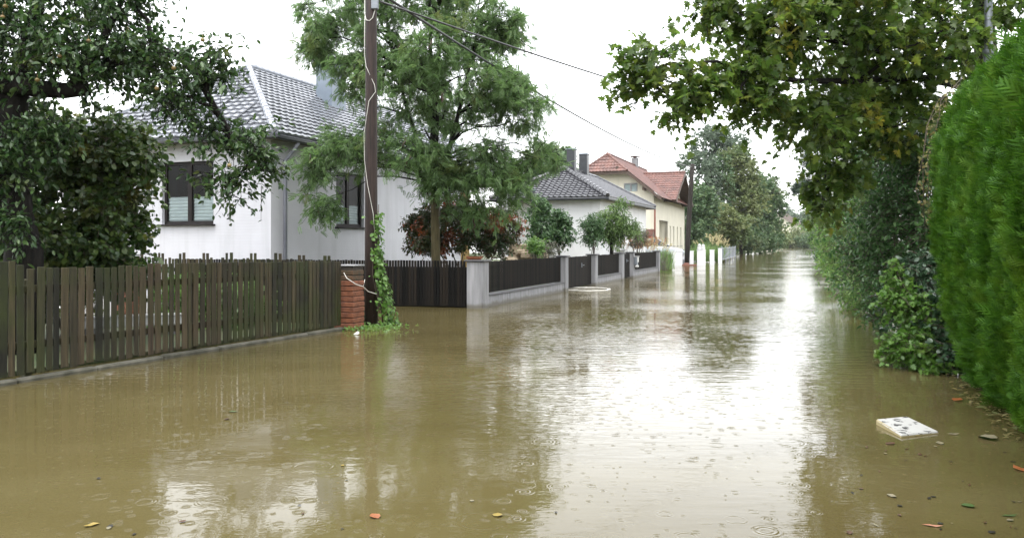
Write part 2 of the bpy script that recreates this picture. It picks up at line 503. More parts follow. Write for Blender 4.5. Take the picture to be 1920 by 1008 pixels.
M['frame'] = mat_simple("dark_window_frame", (0.014, 0.0115, 0.011), (0.022, 0.018, 0.017), 5, 0.5, spec=0.15)
M['white_frame'] = mat_simple("white_window_frame", (0.75, 0.75, 0.74), (0.68, 0.68, 0.66), 5, 0.35)
M['glass'] = mat_glass()
M['room_shade'] = mat_simple("room_shade_black", (0.003, 0.003, 0.0035), (0.005, 0.005, 0.005), 2, 1.0, spec=0.0)  # near-black colour in place of an unlit interior
M['blind'] = mat_simple("pale_blind", (0.85, 0.90, 0.90), (0.75, 0.80, 0.82), 3, 0.7)
M['shutter'] = mat_simple("grey_shutter", (0.25, 0.25, 0.25), (0.33, 0.33, 0.32), 3, 0.5)
M['soffit'] = mat_simple("grey_brown_soffit", (0.09, 0.08, 0.07), (0.12, 0.105, 0.09), 3, 0.7)
M['downpipe'] = mat_simple("grey_downpipe", (0.27, 0.28, 0.33), (0.32, 0.33, 0.38), 3, 0.4)
M['red_pipe'] = mat_simple("copper_red_pipe", (0.22, 0.06, 0.035), (0.28, 0.08, 0.05), 3, 0.4)
M['terra'] = mat_simple("terracotta", (0.24, 0.08, 0.035), (0.32, 0.12, 0.06), 8, 0.7)
M['white_plastic'] = mat_simple("white_plastic", (0.56, 0.56, 0.55), (0.48, 0.48, 0.47), 4, 0.35)
M['sand'] = mat_simple("sandstone", (0.20, 0.155, 0.10), (0.31, 0.25, 0.17), 5, 0.85, 0.01, 20)
M['car_paint'] = mat_simple("silver_white_paint", (0.40, 0.42, 0.44), (0.44, 0.46, 0.48), 2, 0.15)
M['car_glass'] = mat_simple("car_glass", (0.03, 0.035, 0.04), (0.04, 0.045, 0.05), 2, 0.05)
M['rubber'] = mat_simple("tyre_rubber", (0.02, 0.02, 0.02), (0.03, 0.03, 0.03), 5, 0.8)
M['orange'] = mat_simple("faded_red_plastic", (0.20, 0.07, 0.045), (0.15, 0.055, 0.035), 6, 0.5)
M['bark'] = mat_simple("dark_wet_bark", (0.006, 0.005, 0.004), (0.018, 0.015, 0.012), 6, 0.8, 0.015, 18, stretch=(3, 3, 0.7), spec=0.2)
M['bark_green'] = mat_simple("olive_smooth_bark", (0.055, 0.046, 0.018), (0.105, 0.085, 0.038), 5, 0.7, 0.006, 30, stretch=(3, 3, 0.7), spec=0.25)
M['stem'] = mat_simple("brown_stems", (0.06, 0.045, 0.03), (0.09, 0.07, 0.05), 8, 0.8)
M['foam'] = mat_specks()

M['apple_leaf'] = mat_leaf("apple_leaves", [(0.021, 0.054, 0.014), (0.036, 0.080, 0.018), (0.064, 0.112, 0.029), (0.029, 0.066, 0.019)], (0.11, 0.12, 0.022), 1.4, (0.62, 0.78), 0.26, 0.36)
M['hazel_leaf'] = mat_leaf("hazel_leaves", [(0.022, 0.052, 0.010), (0.038, 0.078, 0.014), (0.068, 0.105, 0.018)], (0.13, 0.125, 0.02), 1.1, (0.54, 0.70), 0.28, 0.42)
M['locust_leaf'] = mat_leaf("locust_leaves", [(0.074, 0.145, 0.040), (0.104, 0.185, 0.052), (0.142, 0.22, 0.072), (0.088, 0.16, 0.056)], (0.17, 0.195, 0.05), 0.9, (0.58, 0.74), 0.48, 0.5)
M['maple_leaf'] = mat_leaf("maple_leaves", [(0.048, 0.100, 0.016), (0.082, 0.138, 0.022), (0.13, 0.175, 0.028), (0.060, 0.116, 0.018), (0.092, 0.145, 0.026)], (0.26, 0.22, 0.025), 1.2, (0.60, 0.74), 0.6, 0.36)
M['hedge_leaf'] = mat_leaf("thuja_sprays", [(0.024, 0.080, 0.004), (0.040, 0.118, 0.006), (0.064, 0.158, 0.010), (0.033, 0.098, 0.006)], (0.095, 0.18, 0.012), 2.2, (0.5, 0.78), 0.3, 0.6, 0.22)
M['hedge_core'] = mat_simple("hedge_inner_shade", (0.012, 0.030, 0.005), (0.022, 0.05, 0.008), 9, 0.9, 0.05, 12)  # dark green painted as the shade between the sprays
M['privet_leaf'] = mat_leaf("privet_leaves", [(0.072, 0.155, 0.034), (0.105, 0.21, 0.044), (0.15, 0.25, 0.06)], (0.16, 0.22, 0.05), 1.0, (0.58, 0.75), 0.45, 0.33)
M['laurel_leaf'] = mat_leaf("laurel_leaves", [(0.042, 0.10, 0.032), (0.066, 0.15, 0.045), (0.10, 0.185, 0.065)], None, 1, (0, 1), 0.38, 0.25)
M['ivy_leaf'] = mat_leaf("ivy_leaves", [(0.022, 0.055, 0.024), (0.035, 0.075, 0.035), (0.05, 0.09, 0.045)], None, 1, (0, 1), 0.2, 0.3)
M['fresh_leaf'] = mat_leaf("fresh_green_leaves", [(0.06, 0.145, 0.018), (0.085, 0.18, 0.026), (0.11, 0.21, 0.038)], (0.15, 0.22, 0.04), 3, (0.6, 0.8), 0.35, 0.4)
M['dry_leaf'] = mat_leaf("withered_ivy_leaves", [(0.15, 0.135, 0.045), (0.20, 0.175, 0.065), (0.10, 0.12, 0.035)], None, 1, (0, 1), 0.3, 0.6)
M['red_leaf'] = mat_leaf("dark_red_leaves", [(0.026, 0.062, 0.016), (0.050, 0.045, 0.016), (0.040, 0.085, 0.022), (0.07, 0.045, 0.018)], (0.28, 0.07, 0.024), 1.1, (0.53, 0.62), 0.3, 0.4)
M['shrub_leaf'] = mat_leaf("garden_shrub_leaves", [(0.03, 0.075, 0.025), (0.045, 0.10, 0.03), (0.065, 0.125, 0.04)], None, 1, (0, 1), 0.25, 0.45)
M['dusty_leaf'] = mat_leaf("dusty_shrub_leaves", [(0.085, 0.085, 0.06), (0.11, 0.105, 0.075), (0.065, 0.075, 0.045)], None, 1, (0, 1), 0.2, 0.7)
M['light_leaf'] = mat_leaf("light_green_leaves", [(0.08, 0.15, 0.035), (0.11, 0.19, 0.045), (0.14, 0.22, 0.06)], (0.06, 0.11, 0.035), 0.9, (0.45, 0.65), 0.35, 0.45)
M['far_leaf_grey'] = mat_leaf("far_grey_green_leaves", [(0.065, 0.10, 0.062), (0.09, 0.13, 0.08), (0.115, 0.155, 0.10)], None, 1, (0, 1), 0.25, 0.6)
M['far_leaf_dark'] = mat_leaf("far_dark_green_leaves", [(0.050, 0.098, 0.040), (0.070, 0.125, 0.050), (0.098, 0.15, 0.06)], (0.13, 0.145, 0.05), 0.25, (0.52, 0.72), 0.25, 0.6)
M['far_leaf_olive'] = mat_leaf("far_olive_leaves", [(0.105, 0.135, 0.048), (0.135, 0.165, 0.054), (0.16, 0.185, 0.072)], (0.075, 0.12, 0.042), 0.25, (0.45, 0.65), 0.25, 0.6)
M['pine_needle'] = mat_leaf("pine_needles", [(0.020, 0.045, 0.025), (0.03, 0.06, 0.033), (0.042, 0.075, 0.042)], None, 1, (0, 1), 0.1, 0.5)
M['grass_green'] = mat_leaf("tall_grass_blades", [(0.10, 0.19, 0.05), (0.14, 0.24, 0.07), (0.19, 0.27, 0.09)], None, 1, (0, 1), 0.35, 0.5)
M['grass_straw'] = mat_leaf("straw_plumes", [(0.42, 0.36, 0.20), (0.50, 0.44, 0.27), (0.36, 0.33, 0.17)], None, 1, (0, 1), 0.35, 0.7)
M['grass_red'] = mat_leaf("rusty_grass_plumes", [(0.34, 0.17, 0.085), (0.42, 0.26, 0.15), (0.30, 0.2, 0.10)], None, 1, (0, 1), 0.3, 0.7)
M['pod'] = mat_simple("brown_seed_pod", (0.045, 0.025, 0.015), (0.075, 0.045, 0.025), 9, 0.5)
M['apple'] = mat_simple("pale_apple", (0.16, 0.15, 0.045), (0.22, 0.13, 0.04), 9, 0.45)

# ------------------------------------------------------------------ leaves
def T(verts, faces): return np.array(verts, float), faces
LEAF_OVAL = T([(0, 0, 0), (.3, .24, .05), (.7, .2, .02), (1, 0, -.12), (.7, -.2, .02), (.3, -.24, .05)], [(0, 3, 2, 1), (0, 5, 4, 3)])
LEAF_ROUND = T([(0, 0, 0), (.15, .3, .03), (.55, .42, .0), (.85, .25, -.06), (1, 0, -.14), (.85, -.25, -.06), (.55, -.42, 0), (.15, -.3, .03)], [(0, 4, 3, 2, 1), (0, 7, 6, 5, 4)])
LEAF_LANCE = T([(0, 0, 0), (.35, .13, .03), (.7, .1, 0), (1, 0, -.12), (.7, -.1, 0), (.35, -.13, .03)], [(0, 3, 2, 1), (0, 5, 4, 3)])
_h = [(0, 0), (-.10, .34), (.10, .24), (.14, .60), (.36, .24), (.58, .56), (.60, .16), (.78, .22), (1, 0)]
_vs = [(x, y, -.25 * (x - .3) ** 2 - .18 * y * y) for x, y in _h] + [(x, -y, -.25 * (x - .3) ** 2 - .18 * y * y) for x, y in _h[1:-1]]
LEAF_MAPLE = T(_vs, [(0, 8, 7, 6, 5, 4, 3, 2, 1), (0, 9, 10, 11, 12, 13, 14, 15, 8)])
def _frond(pairs=8, ll=.30, lw=.085):
    vs, fs = [], []
    for i in range(pairs):  # solid hull added to block light, dark where the sprays leave gaps
        t = .12 + .86 * i / (pairs - 1)
        x, z = t, -.22 * t * t
        for s in (1, -1):
            L = ll * (1 - .55 * abs(t - .5))
            b = len(vs)
            vs += [(x, 0, z), (x + .04 + lw * .5, s * L * .5, z - .02), (x + .10, s * L, z - .09), (x + .04 - lw * .5, s * L * .5, z - .02)]
            fs.append((b, b + 1, b + 2, b + 3) if s < 0 else (b + 3, b + 2, b + 1, b))
    b = len(vs)
    vs += [(0, .008, 0), (0, -.008, 0), (1, 0, -.22), (.5, .008, -.055)]
    fs.append((b, b + 1, b + 2, b + 3))
    return T(vs, fs)
FROND = _frond(8, .34, .12)
def _spray():
    vs, fs = [], []
    def lobe(x, y, a, L, w):
        b = len(vs); c, s = math.cos(a), math.sin(a)
        for q, r in ((0, w), (0, -w), (L * .6, -w * .8), (L, 0), (L * .6, w * .8)):
            xx = x + c * q - s * r; yy = y + s * q + c * r
            vs.append((xx, yy, -.18 * xx * xx))
        fs.append((b, b + 1, b + 2, b + 3, b + 4))
    lobe(0, 0, 0, 1, .035)
    for x, L in ((.15, .5), (.32, .48), (.5, .4), (.68, .28)):
        lobe(x, 0, .75, L, .036); lobe(x + .06, 0, -.75, L, .036)
    return T(vs, fs)
SPRAY = _spray()
def _tuft(k=14):
    vs, fs = [], []
    rr = random.Random(3)
    for i in range(k):
        a, e = 2.4 * i, rr.uniform(.1, 1.3)
        d = np.array([math.cos(e), math.sin(e) * math.cos(a), math.sin(e) * math.sin(a)])
        s = np.cross(d, [0.3, .5, .8]); s /= np.linalg.norm(s)
        b = len(vs)
        vs += [tuple(s * .035), tuple(-s * .035), tuple(d)]
        fs.append((b, b + 1, b + 2))
    return T(vs, fs)
TUFT = _tuft()
BLADE = T([(0, .5, 0), (0, -.5, 0), (.35, .45, .02), (.35, -.45, .02), (.7, .3, -.06), (.7, -.3, -.06), (1, 0, -.22)], [(0, 1, 3, 2), (2, 3, 5, 4), (4, 5, 6)])
CLUMP = T([(0, 0, 0), (.4, .4, .1), (1, .12, -.1), (.6, -.3, .06), (.1, -.1, .3), (.5, .05, .55), (.75, .4, .4), (.2, -.5, -.2), (.7, -.6, 0)], [(0, 3, 2, 1), (4, 0, 6, 5), (0, 7, 8, 3)])

def unit(a):
    return a / (np.linalg.norm(a, axis=-1, keepdims=True) + 1e-9)

def leaves_obj(name, tmpl, pos, d, nrm, scale, mat, parent, wscale=None):
    tv, tf = tmpl
    x = unit(d); z = unit(nrm - (nrm * x).sum(1, keepdims=True) * x); y = np.cross(z, x)
    sc = np.broadcast_to(scale, (len(pos),))
    wy = sc if wscale is None else np.broadcast_to(wscale, (len(pos),))
    V = (pos[:, None, :] + x[:, None, :] * (tv[None, :, 0, None] * sc[:, None, None])
         + y[:, None, :] * (tv[None, :, 1, None] * wy[:, None, None]) + z[:, None, :] * (tv[None, :, 2, None] * sc[:, None, None]))
    nv = len(tv); base = (np.arange(len(pos)) * nv)[:, None]
    by = {}
    for f in tf: by.setdefault(len(f), []).append(f)
    fl = [(base[:, None, :] + np.array(fs)[None]).reshape(-1, k) for k, fs in by.items()]
    return np_obj(name, V.reshape(-1, 3), fl, mat, parent)

def twigs_arrays(S, Mi, E, r0, r1):
    """3-sided twigs through start, mid and end points"""
    m = len(S)
    d = unit(E - S); ref = np.tile([0.31, 0.2, 0.93], (m, 1))
    a = unit(np.cross(d, ref)); b = np.cross(d, a)
    V = np.zeros((m, 9, 3))
    for k, (p, r) in enumerate(((S, r0), (Mi, (r0 + r1) / 2), (E, r1))):
        for i in range(3):
            t = 2 * math.pi * i / 3
            V[:, k * 3 + i] = p + r * (math.cos(t) * a + math.sin(t) * b)
    q = np.array([(k * 3 + i, k * 3 + (i + 1) % 3, (k + 1) * 3 + (i + 1) % 3, (k + 1) * 3 + i) for k in range(2) for i in range(3)])
    Fq = (np.arange(m) * 9)[:, None, None] + q[None]
    return V.reshape(-1, 3), Fq.reshape(-1, 4)

def EP(px, py, Y, rx, ry, depth):
    return (P(px, py, Y), np.array([rx / F * Y, depth, ry / F * Y]))

def rand_dirs(n):
    return unit(RNG.normal(size=(n, 3)))

def sample_in(ells, n, shell=2.2):
    vol = np.array([r[0] * r[1] * r[2] for c, r in ells]) ** 0.62
    k = RNG.choice(len(ells), n, p=vol / vol.sum())
    C = np.array([c for c, r in ells])[k]; R = np.array([r for c, r in ells])[k]
    rad = RNG.random(n) ** (1 / shell)
    return C + rand_dirs(n) * R * rad[:, None], k

def crown(parent, ells, n_clump, clump_r, n_twig, n_leaf, tmpl, size, mat, bark=None, droop=0.25, leaf_droop=0.3, up=1.0, zmin=0.02,
          twig_r=0.006, flat=0.75, name="crown", twigs=True, outward=0.6, wid=None, shell=2.2, szvar=0.35):
    """clumps of leafy twigs spread through the ellipsoids"""
    C, k = sample_in(ells, n_clump, shell)
    cen = np.array([c for c, r in ells])[k]
    out = unit(C - cen + RNG.normal(size=C.shape) * 0.05)
    m = n_clump * n_twig
    ci = np.repeat(np.arange(n_clump), n_twig)
    cr = clump_r * RNG.uniform(0.6, 1.25, n_clump)[ci]
    S = C[ci] + RNG.normal(size=(m, 3)) * cr[:, None] * 0.22 - out[ci] * cr[:, None] * 0.35
    dirs = unit(rand_dirs(m) + out[ci] * outward) * np.array([1, 1, flat])
    L = cr * RNG.uniform(0.55, 1.15, m)
    E = S + dirs * L[:, None]; E[:, 2] -= droop * L
    Mi = (S + E) / 2; Mi[:, 2] += 0.12 * L
    if twigs and bark is not None:
        V, Fq = twigs_arrays(S, Mi, E, twig_r, twig_r * 0.4)
        np_obj("twigs", V, [Fq], bark, parent)
    t = RNG.uniform(0.15, 1.02, (m, n_leaf))
    t[:, 0] = 1.0
    pos = ((1 - t) ** 2)[..., None] * S[:, None] + (2 * t * (1 - t))[..., None] * (2 * Mi - (S + E) / 2)[:, None] + (t ** 2)[..., None] * E[:, None]
    pos = pos.reshape(-1, 3) + RNG.normal(size=(m * n_leaf, 3)) * size * 0.25
    td = np.repeat(unit(E - S), n_leaf, axis=0)
    d = unit(td * 0.6 + rand_dirs(len(pos)) * 0.95 + np.array([0, 0, -leaf_droop]))
    nr = unit(rand_dirs(len(pos)) * 0.75 + np.array([0, 0, up]))
    sc = size * RNG.uniform(1 - szvar, 1 + szvar, len(pos))
    keep = pos[:, 2] > zmin + sc * 0.1
    return leaves_obj(name, tmpl, pos[keep], d[keep], nr[keep], sc[keep], mat, parent), C

def bend(a, b, k=5, sag=0.0, wob=0.05):
    a, b = np.array(a, float), np.array(b, float)
    L = np.linalg.norm(b - a)
    pts = []
    for i in range(k + 1):
        t = i / k
        p = a + (b - a) * t
        p[2] += sag * 4 * t * (1 - t)
        if 0 < i < k: p = p + np.array([random.gauss(0, 1) for _ in range(3)]) * wob * L * .3
        pts.append(p)
    return pts

def limbs_to(mb, origin_pts, targets, r0, r1=0.012, rise=0.3, sides=6):
    """limbs from the nearest lower trunk point to each target"""
    O = np.array(origin_pts)
    for t in targets:
        t = np.array(t)
        d = np.linalg.norm(O - t, axis=1) + 2.0 * np.maximum(0, O[:, 2] - t[2] + 0.1)
        o = O[int(np.argmin(d))]
        pts = bend(o, t, 5, rise * np.linalg.norm(t - o) * 0.25, 0.12)
        rr = [r0 + (r1 - r0) * (i / 5) ** 0.7 for i in range(6)]
        mb.tube(pts, rr, sides)
    return mb

def bush(name, label, ells, n_clump, cr, n_twig, n_leaf, tmpl, size, mat, group=None, cat="shrub", base=None, stems=5, droop=0.15, **kw):
    c0 = ells[0][0]
    base = np.array([c0[0], c0[1], 0.0]) if base is None else np.array(base, float)
    kw.setdefault('twigs', n_clump > 100)
    t = thing(name, base, label, cat, group)
    mb = MB()
    for i in range(stems):
        e = ells[i % len(ells)]
        a = base + np.array([random.uniform(-.15, .15), random.uniform(-.15, .15), -0.1])
        b = e[0] + np.array([random.uniform(-.4, .4) * e[1][0], random.uniform(-.4, .4) * e[1][1], random.uniform(-.2, .5) * e[1][2]])
        pts = bend(a, b, 4, 0, .08)
        mb.tube(pts, [.03, .025, .02, .014, .008], 5)
    obj("stems", mb, M['stem'], t, True)
    crown(t, ells, n_clump, cr, n_twig, n_leaf, tmpl, size, mat, M['stem'], droop=droop, name="foliage", **kw)
    return t

def far_tree(name, label, ells, n, size, mat, base_px, Y, group, trunk_r=0.25, zmin=0.3):
    base = np.array([(base_px - CX) / F * Y, Y, 0.0])
    t = thing(name, base, label, "tree", group)
    top = max(ells, key=lambda e: e[0][2])[0]
    mb = MB()
    tr = bend(base + np.array([0, 0, -.2]), top, 6, 0, 0.03)
    mb.tube(tr, [trunk_r * (1 - .13 * i) for i in range(7)], 7)
    C, _ = sample_in(ells, 14, 4)
    limbs_to(mb, tr[1:], C, trunk_r * .4, .04)
    obj("trunk", mb, M['bark'], t, True)
    crown(t, ells, n, size * 3.2, 7, 4, CLUMP, size, mat, None, twigs=False, zmin=zmin, leaf_droop=.2, flat=.8, shell=2.6)
    return t

# ================================================================== SETTING
def sheet(name, pts, mat):
    mb = MB(); mb.poly(pts)
    return tag(obj(name, mb, mat), kind='structure')

mb = MB(); mb.quad((-500, -120, -.7), (500, -120, -.7), (500, 900, -.7), (-500, 900, -.7))
tag(obj("ground", mb, M['mud']), kind='structure')
mb = MB(); mb.quad((-480, -100, 0), (480, -100, 0), (480, 800, 0), (-480, 800, 0))
tag(obj("water", mb, M['water']), kind='structure')

FA, FB = G(640, 618), G(0, 722)                      # near fence, right end and left edge of the photo
FD = (FB - FA) / np.linalg.norm(FB - FA)             # along the near fence, towards the camera
PIL0 = G(896, 577)                                   # front pillar of the black fence
PIL6 = G(1231, 511)
BD = (PIL6 - PIL0) / np.linalg.norm(PIL6 - PIL0)     # along the black fence
BN = np.array([-BD[1], BD[0], 0])
BPIL = np.array([(655 - CX) / F * 14.9, 14.9, 0])    # brick pillar
def raised(name, pts, z, mat):
    mb = MB()
    k = len(pts)
    lo = [np.array([p[0], p[1], -.65]) for p in pts]; hi = [np.array([p[0], p[1], z]) for p in pts]
    mb.add(lo + hi, [tuple(range(k, 2 * k))] + [(i, (i + 1) % k, k + (i + 1) % k, k + i) for i in range(k)])
    return tag(obj(name, mb, mat), kind='structure')
raised("lawn_soil", [FA - FD * -.02 + N * .45, FA + FD * 14 + N * .45, FA + FD * 14 + N * 25, BPIL + N * 27, BPIL + N * .3], .06, M['lawn'])
raised("garden_soil", [PIL0 + BN * .25 + BD * .2, PIL0 + BN * 26 + BD * 1.5, PIL0 + BN * 26 + BD * 60, PIL0 + BN * .25 + BD * 24.5], .07, M['lawn'])
raised("driveway", [PIL0 + BN * .6 + BD * 39.5, PIL0 + BN * 14 + BD * 39.5, PIL0 + BN * 14 + BD * 60, PIL0 + BN * 2.5 + BD * 60], .40, M['concrete'])
raised("verge", [PIL0 + BN * 1.0 + BD * 61, PIL0 + BN * 40 + BD * 61, PIL0 + BN * 40 + BD * 330, PIL0 + BN * .8 + BD * 330], .05, M['lawn'])
HB = G(1780, 700)                                    # hedge foot at its far end
raised("bank", [HB - U * 14 - N * .25, HB - U * 14 - N * 40, HB + U * 330 - N * 40, HB + U * 330 - N * 1.0, HB + U * 60 - N * .4], .04, M['lawn'])
raised("far_field", [np.array([20, 262, 0]), np.array([260, 262, 0]), np.array([260, 420, 0]), np.array([20, 420, 0])], .3, M['lawn'])

# ================================================================== NEAR PICKET FENCE
def picket_fence():
    t = thing("picket_fence", (FA + FB) / 2, "long weathered grey-brown wooden picket fence on a mossy kerb beside the flooded street", "fence")
    L = np.linalg.norm(FB - FA) + 4.5
    side = np.cross(ZV, FD)      # towards the street or away
    if side[0] < 0: side = -side
    mb = MB(); s = 0.02; run = 0; tall = 0
    while s < L:
        far = max(0, 1 - s / 6.5)
        w = random.uniform(.066, .100)
        if run <= 0:
            tall = random.choice([0, 0, 1]); run = random.randint(2, 5)
        run -= 1
        base_top = 1.265 + .012 * s
        top = base_top + tall * .055 * min(1, s / 3) + random.uniform(-.012, .012)
        if s < 4.2: top = base_top + random.uniform(-.008, .008)
        if 4.2 < s < 6.0: top -= .03
        tilt = random.uniform(-.008, .008)
        ax = FD + ZV * 0; az = ZV + FD * tilt
        bot = .085 + random.uniform(-.01, .02)
        c = FA + FD * (s + w / 2) + ZV * ((top + bot) / 2) + side * random.uniform(-.004, .004)
        mb.box(c, (w, .022, top - bot), ax, side, az, 0, .004)
        s += w + random.uniform(.016, .042)
    obj("picket_panel", mb, M['boards'], t)
    for z in (.38, 1.03):
        r = MB(); r.seg_box(FA + ZV * z - side * .045, FA + FD * L + ZV * (z + .06) - side * .045, .05, .085, 0, .006)
        obj("rail", r, M['boards'], t)
    kb = MB()
    p = 0.0
    while p < L:
        q = min(p + 1.02, L)
        kb.seg_box(FA + FD * p + ZV * -.222 + side * .02, FA + FD * (q - .012) + ZV * (-.222 + random.uniform(-.008, .008)) + side * .02, .13, .55, 0, .02)
        p = q
    obj("kerb", kb, M['kerb'], t)
    for s in (0.9, 3.4, 5.9, 8.4):
        pm = MB(); pm.box(FA + FD * s - side * .11 + ZV * .55, (.09, .09, 1.25), FD, side, ZV, 0, .01)
        obj("post", pm, M['boards'], t)
picket_fence()

def side_fence():
    a, b = BPIL + N * .45, BPIL + N * 5.1
    t = thing("side_fence", (a + b) / 2, "uneven slim picket fence standing behind the near fence in front of the white bungalow wall", "fence")
    mb = MB(); s = 0; L = 4.65; k = 0
    while s < L:
        w = random.uniform(.05, .075)
        tall = (k // 2) % 3 == 0
        top = 1.29 + (.10 if tall else 0) + random.uniform(-.02, .02) - (.04 if s < .8 else 0)
        if not 2.55 < s < 2.72:
            mb.box(a + N * s + ZV * (top + .1) / 2, (w, .02, top - .1), N, U, ZV + N * random.uniform(-.01, .01), 0, .004)
        s += w + random.uniform(.025, .045); k += 1
    obj("picket_panel", mb, M['boards'], t)
    r = MB()
    for z in (.4, 1.05): r.seg_box(a + U * .04 + ZV * z, b + U * .04 + ZV * z, .04, .08)
    obj("rails", r, M['boards'], t)
side_fence()

def brick_pillar(pos, top, label, w=.40):
    t = thing("brick_pillar", pos, label, "pillar", "brick pillars of the picket fence")
    core = MB(); core.box(pos + ZV * (top / 2 - .15), (w - .03, w - .03, top - .06 + .3 - .02))
    obj("mortar_core", core, M['mortar'], t)
    mb = MB(); h = .098; z = -.08; k = 0
    while z + h < top - .03:
        off = random.uniform(-.006, .006)
        mi = 1 if z + h > top - .25 else 0
        mb.box(pos + ZV * (z + h / 2) + U * off + N * random.uniform(-.006, .006), (w + random.uniform(-.012, .012), w + random.uniform(-.012, .012), h - .009), mi=mi, bev=.011)
        z += h; k += 1
    obj("brick_courses", mb, [M['brick'], M['mossbrick']], t)
    c = MB(); c.box(pos + ZV * (top - .012), (w + .02, w + .02, .03), bev=.008)
    obj("cap", c, M['concrete'], t)
brick_pillar(BPIL, 1.19, "red brick pillar beside the vine-covered utility pole")
brick_pillar(BPIL + N * 5.45, 1.36, "red brick pillar half hidden behind pickets at the end of the slim side fence")

# ================================================================== BLACK FENCE WITH GREY PILLARS
def on_black(px): return line_at(PIL0, BD, px)
def grey_pillar(px, label, w=.34, extra=0):
    p = on_black(px)
    t = thing("grey_pillar", p, label, "pillar", "grey pillars of the black fence")
    mb = MB(); mb.box(p + ZV * .38, (w, w, 1.52), BD, BN, bev=.012)
    obj("shaft", mb, M['pillar'], t)
    c = MB(); c.box(p + ZV * 1.161, (w + .10, w + .10, .045), BD, BN, bev=.012)
    obj("cap", c, M['cap'], t)
    return p
GP = [grey_pillar(896, "large grey corner pillar of the black fence with a terracotta dish on top", .42),
      grey_pillar(1054, "grey pillar left of the garden gate with the handle, beside the hose"),
      grey_pillar(1111, "grey pillar right of the garden gate with the handle"),
      grey_pillar(1162, "grey pillar left of the narrow black gate"),
      grey_pillar(1182, "grey pillar that carries the white letterbox"),
      grey_pillar(1231, "grey pillar at the far end of the black fence beside the tall grass")]

def slat_run(mb, a, b, z0, z1, pitch, w, dep, round_top=True):
    d = b - a; L = np.linalg.norm(d[:2]); d = np.array([d[0], d[1], 0]) / L
    nn = np.array([-d[1], d[0], 0])
    k = int(L / pitch)
    for i in range(k):
        c = a + d * ((i + .5) * L / k)
        zt = z1 + random.uniform(-.008, .008)
        mb.box(c + ZV * (z0 + zt) / 2, (w, dep, zt - z0), d, nn, ZV, 0, min(.012, w * .3) if round_top else .003)

def black_panel(i, j, label):
    a = GP[i] + BD * .20; b = GP[j] - BD * .18
    if i == 0: a = GP[0] + BD * .22
    t = thing("fence_section", (a + b) / 2, label, "fence", "black slatted sections on low grey walls")
    mb = MB(); slat_run(mb, a, b, .34, 1.13, .074, .044, .014)
    obj("slat_panel", mb, M['black_wood'], t)
    r = MB()
    for z in (.48, .98): r.seg_box(a + BN * .03 + ZV * z, b + BN * .03 + ZV * z, .035, .07)
    obj("rails", r, M['black_wood'], t)
    w = MB(); w.seg_box(a + ZV * -.16, b + ZV * -.16, .22, .86, 0, .01)
    obj("base_wall", w, M['pillar'], t)
    s = MB(); s.seg_box(a + ZV * .293, b + ZV * .293, .28, .035, 0, .01)
    obj("coping", s, M['cap'], t)
black_panel(0, 1, "longest black slatted section on a low grey wall, next to the corner pillar")
black_panel(2, 3, "short black slatted fence section on a low grey wall between the two gates")
black_panel(4, 5, "black slatted section on a low grey wall between letterbox and tall grass")

def gate(i, j, label, handle=True):
    a = GP[i] + BD * .20; b = GP[j] - BD * .20
    t = thing("garden_gate", (a + b) / 2, label, "gate", "black gates in the fence")
    mb = MB(); slat_run(mb, a, b, .06, 1.12, .085, .078, .02)
    obj("boards", mb, M['black_wood'], t)
    r = MB()
    for z in (.2, 1.0): r.seg_box(a + BN * .03 + ZV * z, b + BN * .03 + ZV * z, .035, .09)
    obj("rails", r, M['black_wood'], t)
    h = MB(); c = a + (b - a) * .6 - BN * .03 + ZV * .8
    h.box(c, (.06, .012, .16), BD, BN, ZV, 0, .003)
    h.tube([c, c - BN * .05, c - BN * .05 + BD * .13], .011, 6)
    obj("handle", h, M['galv'], t)
gate(1, 2, "black slatted garden gate with a steel handle, nearest in the black fence")
gate(3, 4, "narrow black gate beside the letterbox pillar")

def back_fence():
    a = PIL0 + np.array([-.30, .05, 0]); b = np.array([-9.2, 21.7, 0])
    t = thing("black_fence", (a + b) / 2, "black slatted wooden fence running left from the corner pillar behind the utility pole", "fence")
    mb = MB(); slat_run(mb, a, b, .03, 1.16, .075, .062, .022)
    obj("slat_panel", mb, M['black_wood'], t)
    r = MB()
    for z in (.25, .95): r.seg_box(a + ZV * z + np.array([.02, .045, 0]), b + ZV * z + np.array([.02, .045, 0]), .04, .09)
    r.seg_box(a + ZV * .5 + np.array([.02, .08, 0]), b + ZV * .5 + np.array([.02, .08, 0]), .012, 1.0)
    obj("rails", r, M['black_wood'], t)
back_fence()

# terracotta dish on the corner pillar
def dish():
    p = GP[0] + ZV * 1.184 - BD * .02 + BN * .08
    t = thing("flower_dish", p, "flat terracotta dish with drooping weeds on top of the corner pillar", "plant pot")
    mb = MB(); mb.lathe(p, [(.15, 0), (.19, .03), (.21, .075), (.215, .085), (.19, .085), (.17, .06), (0, .055)], 20)
    obj("dish", mb, M['terra'], t, False)
    n = 60
    pos = p + np.array([0, 0, .06]) + RNG.normal(size=(n, 3)) * [.06, .06, .005]
    leaves_obj("weeds", BLADE, pos, unit(rand_dirs(n) * .7 + [0, 0, .6]), rand_dirs(n), RNG.uniform(.06, .14, n), M['red_leaf'], t, RNG.uniform(.008, .014, n))
dish()

